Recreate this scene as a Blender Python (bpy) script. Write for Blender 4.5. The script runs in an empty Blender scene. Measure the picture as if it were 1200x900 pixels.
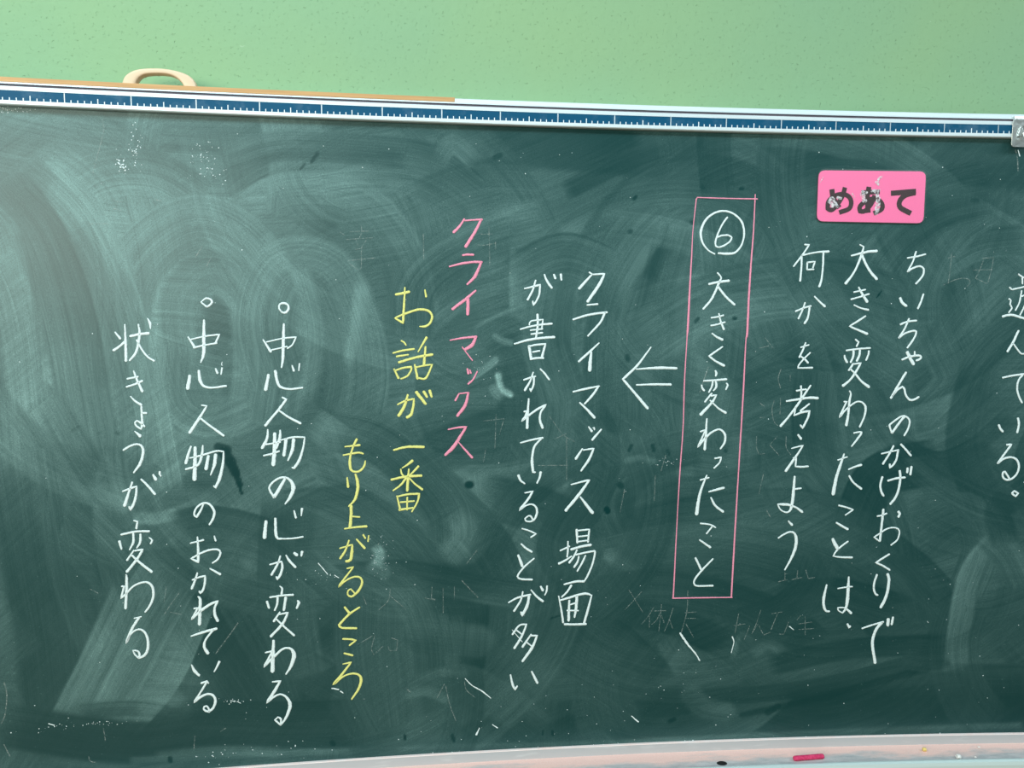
import bpy, bmesh, math, random
import numpy as np
from mathutils import Vector

sc = bpy.context.scene
COL = sc.collection

# ---------------------------------------------------------------- camera
BASE = 0.85                       # height of the bottom of the writing surface above the floor
K = 0.07312755100218096                           # curvature of the concave board (1/m)
HT = 1.12835                         # height of the writing surface
D0 = -0.012                       # writing surface sits 12 mm behind the face of the top rail
cam_d = bpy.data.cameras.new('camera'); cam = bpy.data.objects.new('camera', cam_d); COL.objects.link(cam)
cam_d.sensor_width = 36.0; cam_d.sensor_fit = 'HORIZONTAL'
cam_d.lens = 36.0 * 900.0 / 1200.0
cam_d.clip_start = 0.01
from mathutils import Matrix
cam.matrix_world = Matrix(((0.994928, 0.002284, -0.100560, -0.213532), (-0.100330, 0.093771, -0.990526, -1.349905), (0.007168, 0.995591, 0.093525, 1.658315), (0, 0, 0, 1)))
sc.camera = cam

# ---------------------------------------------------------------- light
w = bpy.data.worlds.new('world'); sc.world = w; w.use_nodes = True
w.node_tree.nodes['Background'].inputs[0].default_value = (0.70, 0.92, 0.98, 1)
w.node_tree.nodes['Background'].inputs[1].default_value = 0.15

def area(name, loc, target, sx, sy, power, col):
    l = bpy.data.lights.new(name, 'AREA'); l.shape = 'RECTANGLE'; l.size = sx; l.size_y = sy
    l.energy = power; l.color = col
    o = bpy.data.objects.new(name, l); COL.objects.link(o); o.location = loc
    o.rotation_euler = (Vector(target) - Vector(loc)).to_track_quat('-Z', 'Y').to_euler()
    return o
area('window_light', (-3.3, -4.4, 2.35), (-0.3, -0.4, 1.5), 4.6, 1.3, 320, (1.0, 0.97, 0.83))
area('ceiling_lamp', (-0.6, -1.15, 2.95), (-0.4, -0.5, 1.0), 2.4, 0.3, 50, (0.80, 0.95, 1.0))
area('ceiling_lamp.001', (2.2, -1.15, 2.95), (1.8, -0.5, 1.0), 2.4, 0.3, 46, (0.80, 0.95, 1.0))
sc.view_settings.view_transform = 'Standard'; sc.view_settings.look = 'None'
sc.view_settings.gamma = 1; sc.view_settings.use_curve_mapping = False
sc.view_settings.exposure = -0.54

# ---------------------------------------------------------------- helpers
def P(s, z, d):
    """point on the curved board: s along it, z above its lower edge, d in front of the rail face"""
    a = s * K
    return (math.sin(a) / K - d * math.sin(a), -(1 - math.cos(a)) / K - d * math.cos(a), z + BASE)

def PA(s, z, d):
    a = s * K
    return np.stack([np.sin(a) / K - d * np.sin(a), -(1 - np.cos(a)) / K - d * np.cos(a), z + BASE + 0 * s], -1)

def link(name, me, mat=None, parent=None, smooth=False):
    o = bpy.data.objects.new(name, me); COL.objects.link(o)
    if mat: me.materials.append(mat)
    if parent: o.parent = parent
    if smooth:
        for p in me.polygons: p.use_smooth = True
    return o

def mesh(name, verts, faces, mat=None, parent=None, smooth=False):
    me = bpy.data.meshes.new(name); me.from_pydata([tuple(v) for v in verts], [], faces); me.update()
    return link(name, me, mat, parent, smooth)

def empty(name, loc, label=None, cat=None):
    o = bpy.data.objects.new(name, None); COL.objects.link(o); o.location = loc
    o.empty_display_size = 0.05
    if label: o['label'] = label; o['category'] = cat
    return o

def parts_at(root):
    """children are modelled in world coordinates: shift them under the root"""
    for c in root.children:
        c.matrix_parent_inverse.identity(); c.location = Vector(c.location) - root.location

def sweep(name, prof, s0, s1, n, mat, parent=None, bevel=0.0):
    """closed profile [(z, d)] swept along the curved board; stores board coordinates in attribute bc"""
    m = len(prof); ss = np.linspace(s0, s1, n + 1)
    V = []; B = []
    for s in ss:
        for z, d in prof: V.append(P(s, z, d)); B.append((s, z, d))
    F = []
    for i in range(n):
        for j in range(m):
            a = i * m + j; b = i * m + (j + 1) % m
            F.append((a, b, b + m, a + m))
    F.append(tuple(range(m))[::-1]); F.append(tuple(n * m + j for j in range(m)))
    me = bpy.data.meshes.new(name); me.from_pydata(V, [], F); me.update()
    at = me.attributes.new('bc', 'FLOAT_VECTOR', 'POINT'); at.data.foreach_set('vector', np.array(B, dtype=np.float32).ravel())
    bm = bmesh.new(); bm.from_mesh(me); bmesh.ops.recalc_face_normals(bm, faces=bm.faces)
    if bevel:
        es = [e for e in bm.edges if len(e.link_faces) == 2 and e.calc_face_angle(0) > 0.5]
        bmesh.ops.bevel(bm, geom=es, offset=bevel, segments=2, affect='EDGES', clamp_overlap=True)
    bm.to_mesh(me); bm.free()
    return link(name, me, mat, parent)

# ---------------------------------------------------------------- materials
def mat(name, col, rough=0.5, metal=0.0, spec=0.5, coat=0.0):
    m = bpy.data.materials.new(name); m.use_nodes = True
    b = m.node_tree.nodes['Principled BSDF']
    b.inputs['Base Color'].default_value = (*col, 1); b.inputs['Roughness'].default_value = rough
    b.inputs['Metallic'].default_value = metal; b.inputs['Specular IOR Level'].default_value = spec
    b.inputs['Coat Weight'].default_value = coat
    return m, m.node_tree, b

class N:
    """tiny node-building helper"""
    def __init__(s, nt): s.nt = nt
    def new(s, t, **kw):
        n = s.nt.nodes.new(t)
        for k, v in kw.items():
            if k.startswith('_'): n.inputs[k[1:]].default_value = v
            else: setattr(n, k, v)
        return n
    def put(s, sock, v):
        if isinstance(v, bpy.types.NodeSocket): s.nt.links.new(v, sock)
        else: sock.default_value = v
    def math(s, op, a, b=0.0, c=0.0, clamp=False):
        n = s.nt.nodes.new('ShaderNodeMath'); n.operation = op; n.use_clamp = clamp
        for i, v in enumerate((a, b, c)): s.put(n.inputs[i], v)
        return n.outputs[0]
    def vmath(s, op, a, b):
        n = s.nt.nodes.new('ShaderNodeVectorMath'); n.operation = op
        s.put(n.inputs[0], a); s.put(n.inputs[1], b); return n.outputs[0]
    def noise(s, vec, scale, detail=2.0, rough=0.5):
        n = s.nt.nodes.new('ShaderNodeTexNoise'); s.put(n.inputs['Vector'], vec)
        n.inputs['Scale'].default_value = scale; n.inputs['Detail'].default_value = detail; n.inputs['Roughness'].default_value = rough
        return n.outputs['Fac']
    def mix(s, f, a, b):
        n = s.nt.nodes.new('ShaderNodeMix'); n.data_type = 'RGBA'
        s.put(n.inputs[0], f); s.put(n.inputs[6], a); s.put(n.inputs[7], b); return n.outputs[2]
    def remap(s, v, a, b, c=0.0, d=1.0):
        n = s.nt.nodes.new('ShaderNodeMapRange'); s.put(n.inputs[0], v)
        for i, x in enumerate((a, b, c, d)): n.inputs[i + 1].default_value = x
        return n.outputs[0]
    def attr(s, name, out='Vector'):
        n = s.nt.nodes.new('ShaderNodeAttribute'); n.attribute_name = name; return n.outputs[out]
    def bump(s, h, strength, dist):
        n = s.nt.nodes.new('ShaderNodeBump'); s.put(n.inputs['Height'], h)
        n.inputs['Strength'].default_value = strength; n.inputs['Distance'].default_value = dist; return n.outputs[0]

# painted plaster wall
M_wall, nt, b = mat('painted plaster', (0.29, 0.55, 0.31), 0.75, spec=0.3)
k = N(nt); geo = k.new('ShaderNodeNewGeometry').outputs['Position']
pit = k.noise(geo, 170.0, 2.0, 0.6)
lump = k.noise(geo, 55.0, 3.0, 0.5)
soft = k.noise(geo, 1.6, 3.0, 0.55)
h = k.math('ADD', k.math('MULTIPLY', k.remap(pit, 0.26, 0.38), 0.8), k.math('MULTIPLY', lump, 0.8))
nt.links.new(k.bump(h, 0.6, 0.0022), b.inputs['Normal'])
c1 = k.mix(k.remap(soft, 0.35, 0.7), (0.222, 0.402, 0.245, 1), (0.248, 0.420, 0.228, 1))
scr = k.remap(k.noise(k.vmath('MULTIPLY', geo, (1, 1, 2.2)), 34.0, 4.0, 0.7), 0.71, 0.78)
mark = k.math('MULTIPLY', scr, k.remap(k.noise(geo, 3.1, 1.0), 0.52, 0.62))
nt.links.new(k.mix(k.math('MULTIPLY', mark, 0.5), c1, (0.62, 0.78, 0.62, 1)), b.inputs['Base Color'])

M_floor, nt, b = mat('waxed floor boards', (0.35, 0.22, 0.12), 0.4)
k = N(nt); geo = k.new('ShaderNodeNewGeometry').outputs['Position']
g = k.noise(k.vmath('MULTIPLY', geo, (2, 30, 1)), 3.0, 4.0)
nt.links.new(k.mix(g, (0.24, 0.14, 0.07, 1), (0.45, 0.29, 0.16, 1)), b.inputs['Base Color'])
M_base, _, _ = mat('baseboard paint', (0.16, 0.10, 0.07), 0.5)

# green enamel steel writing surface with wiped chalk dust
M_board, nt, b = mat('chalkboard enamel', (0.01, 0.06, 0.05), 0.5, spec=0.30)
k = N(nt); geo = k.new('ShaderNodeNewGeometry').outputs['Position']
def streak(name):
    v = k.attr(name)
    fine = k.noise(k.vmath('MULTIPLY', v, (420.0, 5.0, 17.0)), 1.0, 2.0, 0.6)
    mid = k.noise(k.vmath('MULTIPLY', v, (110.0, 2.5, 31.0)), 1.0, 2.0, 0.55)
    return k.math('ADD', k.math('MULTIPLY', fine, 0.5), k.math('MULTIPLY', mid, 0.5))
st = k.math('ADD', k.math('MULTIPLY', streak('swipe_a'), 0.62), k.math('MULTIPLY', streak('swipe_b'), 0.38))
st = k.remap(st, 0.36, 0.64, 0.74, 1.26)
dust = k.attr('dust', 'Fac')
grain = k.remap(k.noise(geo, 900.0, 1.0, 0.5), 0.3, 0.7, 0.78, 1.22)
cloud = k.remap(k.noise(geo, 7.0, 4.0, 0.6), 0.3, 0.7, 0.86, 1.14)
amt = k.math('MULTIPLY', k.math('MULTIPLY', dust, st), k.math('MULTIPLY', grain, cloud))
speck = k.remap(k.noise(geo, 330.0, 0.0, 0.5), 0.80, 0.86)
amt = k.math('ADD', k.math('MULTIPLY', k.math('POWER', amt, 1.6), 0.64), k.math('MULTIPLY', speck, 0.06), clamp=True)
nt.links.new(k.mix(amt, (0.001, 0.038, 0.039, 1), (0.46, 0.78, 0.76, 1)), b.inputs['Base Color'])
nt.links.new(k.remap(amt, 0.0, 0.3, 0.29, 0.40), b.inputs['Roughness'])
nt.links.new(k.bump(k.noise(geo, 1400.0, 1.0), 0.15, 0.0002), b.inputs['Normal'])

def chalk_mat(name, col):
    m, nt, b = mat(name, col, 0.9, spec=0.1); k = N(nt)
    geo = k.new('ShaderNodeNewGeometry').outputs['Position']
    g = k.noise(geo, 800.0, 2.0, 0.7)
    edge = k.attr('edge', 'Fac')
    gap = k.remap(k.math('ADD', g, k.math('MULTIPLY', edge, -0.22)), 0.20, 0.40)
    dark = tuple(c * 0.50 for c in col)
    nt.links.new(k.mix(gap, (*dark, 1), (*col, 1)), b.inputs['Base Color'])
    nt.links.new(k.bump(g, 0.4, 0.0004), b.inputs['Normal'])
    return m
M_chalk = {'w': chalk_mat('white chalk', (0.76, 0.90, 0.93)), 'p': chalk_mat('pink chalk', (0.86, 0.33, 0.47)), 'y': chalk_mat('yellow chalk', (0.78, 0.80, 0.27))}
M_ghost, nt, b = mat('rubbed out chalk', (0.48, 0.58, 0.56), 0.9, spec=0.1)
k = N(nt); geo = k.new('ShaderNodeNewGeometry').outputs['Position']
nt.links.new(k.remap(k.noise(geo, 300.0, 3.0, 0.7), 0.40, 0.65, 0.03, 0.48), b.inputs['Alpha'])

M_alu, nt, b = mat('anodised aluminium', (0.72, 0.84, 0.90), 0.42, metal=0.25)
k = N(nt); geo = k.new('ShaderNodeNewGeometry').outputs['Position']
nt.links.new(k.mix(k.noise(k.vmath('MULTIPLY', geo, (1, 1, 40)), 6.0, 3.0), (0.60, 0.74, 0.80, 1), (0.72, 0.82, 0.86, 1)), b.inputs['Base Color'])
M_groove, _, _ = mat('dark rail groove', (0.10, 0.09, 0.12), 0.5)
M_blue, nt, b = mat('blue scale print', (0.012, 0.10, 0.22), 0.45, spec=0.15)
k = N(nt); geo = k.new('ShaderNodeNewGeometry').outputs['Position']
d1 = k.remap(k.noise(geo, 26.0, 4.0, 0.65), 0.52, 0.80)
nt.links.new(k.mix(k.math('MULTIPLY', d1, 0.16), (0.002, 0.078, 0.165, 1), (0.35, 0.50, 0.60, 1)), b.inputs['Base Color'])
M_tick, _, _ = mat('white scale print', (0.74, 0.86, 0.92), 0.5)
M_wood, nt, b = mat('varnished bamboo', (0.5, 0.3, 0.13), 0.45)
k = N(nt); geo = k.new('ShaderNodeNewGeometry').outputs['Position']
g = k.noise(k.vmath('MULTIPLY', geo, (8, 90, 380)), 1.0, 4.0, 0.6)
nt.links.new(k.mix(g, (0.36, 0.18, 0.06, 1), (0.66, 0.42, 0.18, 1)), b.inputs['Base Color'])
M_cream, _, _ = mat('cream plastic', (0.68, 0.54, 0.38), 0.38)
M_steel, nt, b = mat('stamped steel', (0.62, 0.66, 0.64), 0.28, metal=0.85)
k = N(nt); geo = k.new('ShaderNodeNewGeometry').outputs['Position']
nt.links.new(k.bump(k.noise(geo, 90.0, 2.0), 0.4, 0.002), b.inputs['Normal'])
M_face, nt, b = mat('grey rail face', (0.47, 0.50, 0.52), 0.5)
k = N(nt); geo = k.new('ShaderNodeNewGeometry').outputs['Position']
nt.links.new(k.mix(k.remap(k.noise(k.vmath('MULTIPLY', geo, (1, 1, 6)), 9.0, 4.0), 0.55, 0.75), (0.46, 0.49, 0.515, 1), (0.62, 0.66, 0.68, 1)), b.inputs['Base Color'])
# ledge: pale pink chalk dust settled on the top of the bottom rail
M_ledge, nt, b = mat('dusty ledge', (0.85, 0.72, 0.69), 0.9)
k = N(nt); geo = k.new('ShaderNodeNewGeometry').outputs['Position']
nt.links.new(k.mix(k.noise(geo, 60.0, 3.0), (0.80, 0.84, 0.86, 1), (0.95, 0.70, 0.66, 1)), b.inputs['Base Color'])
# tray: pink dust drift along the back, grey powder towards the front
M_tray, nt, b = mat('dusty tray', (0.6, 0.45, 0.45), 0.95, spec=0.1)
k = N(nt); bc = k.attr('bc')
sx = k.new('ShaderNodeSeparateXYZ'); nt.links.new(bc, sx.inputs[0])
geo = k.new('ShaderNodeNewGeometry').outputs['Position']
dd = k.math('ADD', sx.outputs[2], k.remap(k.noise(k.vmath('MULTIPLY', geo, (9, 30, 9)), 1.0, 5.0, 0.62), 0.3, 0.7, -0.020, 0.020))
pinkness = k.remap(dd, 0.010, 0.034, 1.0, 0.0)
grit = k.noise(geo, 420.0, 3.0, 0.7)
tone = k.mix(grit, (0.86, 0.50, 0.44, 1), (0.98, 0.78, 0.72, 1))
grey = k.mix(k.noise(k.vmath('MULTIPLY', geo, (30, 120, 30)), 1.0, 4.0, 0.7), (0.24, 0.29, 0.31, 1), (0.80, 0.76, 0.76, 1))
nt.links.new(k.mix(pinkness, grey, tone), b.inputs['Base Color'])
nt.links.new(k.bump(grit, 0.5, 0.0012), b.inputs['Normal'])
M_lip, _, _ = mat('tray front lip', (0.68, 0.84, 0.84), 0.35, metal=0.2)
M_black, _, _ = mat('black hole shade', (0.004, 0.004, 0.005), 0.35)
M_card, _, _ = mat('pink card', (0.93, 0.165, 0.40), 0.45)
M_ink, _, _ = mat('dark printed letters', (0.022, 0.003, 0.009), 0.4, 0.0, 0.25)
M_edge, _, _ = mat('dark magnet edge', (0.05, 0.03, 0.04), 0.6)
M_film, nt, b = mat('clear laminate', (1, 1, 1), 0.12)
b.inputs['Alpha'].default_value = 0.025
M_patch, nt, b = mat('pale patches', (0.80, 0.66, 0.76), 0.6)  # pale translucent patches lying over the card letters
k = N(nt); geo = k.new('ShaderNodeNewGeometry').outputs['Position']
nt.links.new(k.remap(k.noise(geo, 230.0, 3.0, 0.7), 0.42, 0.58, 0.12, 0.92), b.inputs['Alpha'])
nt.links.new(k.mix(k.noise(geo, 120.0, 1.0), (0.45, 0.60, 0.62, 1), (0.95, 0.80, 0.90, 1)), b.inputs['Base Color'])

# ---------------------------------------------------------------- setting
def box(name, x0, x1, y0, y1, z0, z1, mat, parent=None, bevel=0.0):
    bm = bmesh.new(); bmesh.ops.create_cube(bm, size=1.0)
    for v in bm.verts:
        v.co = Vector(((x0 + x1) / 2 + v.co.x * (x1 - x0), (y0 + y1) / 2 + v.co.y * (y1 - y0), (z0 + z1) / 2 + v.co.z * (z1 - z0)))
    if bevel: bmesh.ops.bevel(bm, geom=bm.edges[:], offset=bevel, segments=2, affect='EDGES')
    me = bpy.data.meshes.new(name); bm.to_mesh(me); bm.free()
    return link(name, me, mat, parent)
WALL_Y = 0.047
o = box('wall_back', -3.6, 3.6, WALL_Y, WALL_Y + 0.12, 0.0, 3.0, M_wall); o['kind'] = 'structure'
o = box('floor', -3.6, 3.6, -5.0, WALL_Y, -0.1, 0.0, M_floor); o['kind'] = 'structure'
o = box('baseboard_back', -3.6, 3.6, WALL_Y - 0.012, WALL_Y, 0.0, 0.09, M_base); o['kind'] = 'structure'

# ---------------------------------------------------------------- blackboard
board = empty('blackboard', (0, 0, BASE), 'long green blackboard covered with handwritten Japanese chalk columns on the pale green wall', 'blackboard')
S0, S1 = -1.8, 1.8
ZB = -0.030
# -- writing surface: a fine grid that carries how it was wiped
random.seed(5); rng = np.random.default_rng(5)
ss = np.concatenate([np.arange(S0, -1.0, 0.02), np.arange(-1.0, 1.0, 0.0025), np.arange(1.0, S1 + 0.001, 0.02)])
zz = np.arange(ZB, HT + 0.02, 0.0025)
GS, GZ = np.meshgrid(ss, zz); ny, nx = GS.shape
dustm = np.full(GS.shape, 0.30); ca = np.stack([np.hypot(GS + 0.6, GZ - 2.4), GS, GS * 0], -1); cb = np.stack([np.hypot(GS - 0.9, GZ + 1.3), GS, GS * 0 + 9], -1)

def wipe(pts, wd, level, op, soft, n, keep=True):
    global dustm
    pts = np.array(pts, float)
    if len(pts) > 2:                                    # smooth the path
        q = []
        e = np.vstack([2 * pts[0] - pts[1], pts, 2 * pts[-1] - pts[-2]])
        for i in range(1, len(e) - 2):
            for t in np.linspace(0, 1, 7)[:-1]:
                q.append(0.5 * ((2 * e[i]) + (-e[i - 1] + e[i + 1]) * t + (2 * e[i - 1] - 5 * e[i] + 4 * e[i + 1] - e[i + 2]) * t * t + (-e[i - 1] + 3 * e[i] - 3 * e[i + 1] + e[i + 2]) * t ** 3))
        q.append(pts[-1]); pts = np.array(q)
    lo = pts.min(0) - wd / 2; hi = pts.max(0) + wd / 2
    i0, i1 = np.searchsorted(ss, [lo[0], hi[0]]); j0, j1 = np.searchsorted(zz, [lo[1], hi[1]])
    if i1 - i0 < 1 or j1 - j0 < 1: return
    X = GS[j0:j1, i0:i1]; Y = GZ[j0:j1, i0:i1]
    best = np.full(X.shape, 1e9); U = np.zeros(X.shape); V = np.zeros(X.shape); L = 0
    for a, c in zip(pts[:-1], pts[1:]):
        v = c - a; l = math.hypot(*v)
        if l < 1e-9: continue
        t = np.clip(((X - a[0]) * v[0] + (Y - a[1]) * v[1]) / (l * l), 0, 1)
        dx = X - a[0] - t * v[0]; dy = Y - a[1] - t * v[1]; dist = np.hypot(dx, dy)
        m = dist < best
        best = np.where(m, dist, best); U = np.where(m, (-dx * v[1] + dy * v[0]) / l, U); V = np.where(m, L + t * l, V); L += l
    e = max(soft, 0.02) * wd / 2
    al = np.clip((wd / 2 - best) / e, 0, 1); al = al * al * (3 - 2 * al)
    if L > wd * 1.5: al = al * np.clip(np.minimum(V, L - V) / (wd * 0.45), 0, 1) ** 0.7 if keep and wd > 0.02 else al
    # an eraser pushes dust to its rim and runs dry along its way
    lev = level * (1 + 0.20 * np.sin(V * 9 + n) + 0.25 * np.clip(U / wd * 2, -1, 1) * (1 if n % 2 else -1))
    a2 = al * op
    dustm[j0:j1, i0:i1] = dustm[j0:j1, i0:i1] * (1 - a2) + lev * a2
    if keep:
        T = ca if n % 3 else cb
        m = al > 0.35
        sub = T[j0:j1, i0:i1]
        sub[m] = np.stack([U + n * 0.37, V, U * 0 + (n % 13)], -1)[m]

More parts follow.
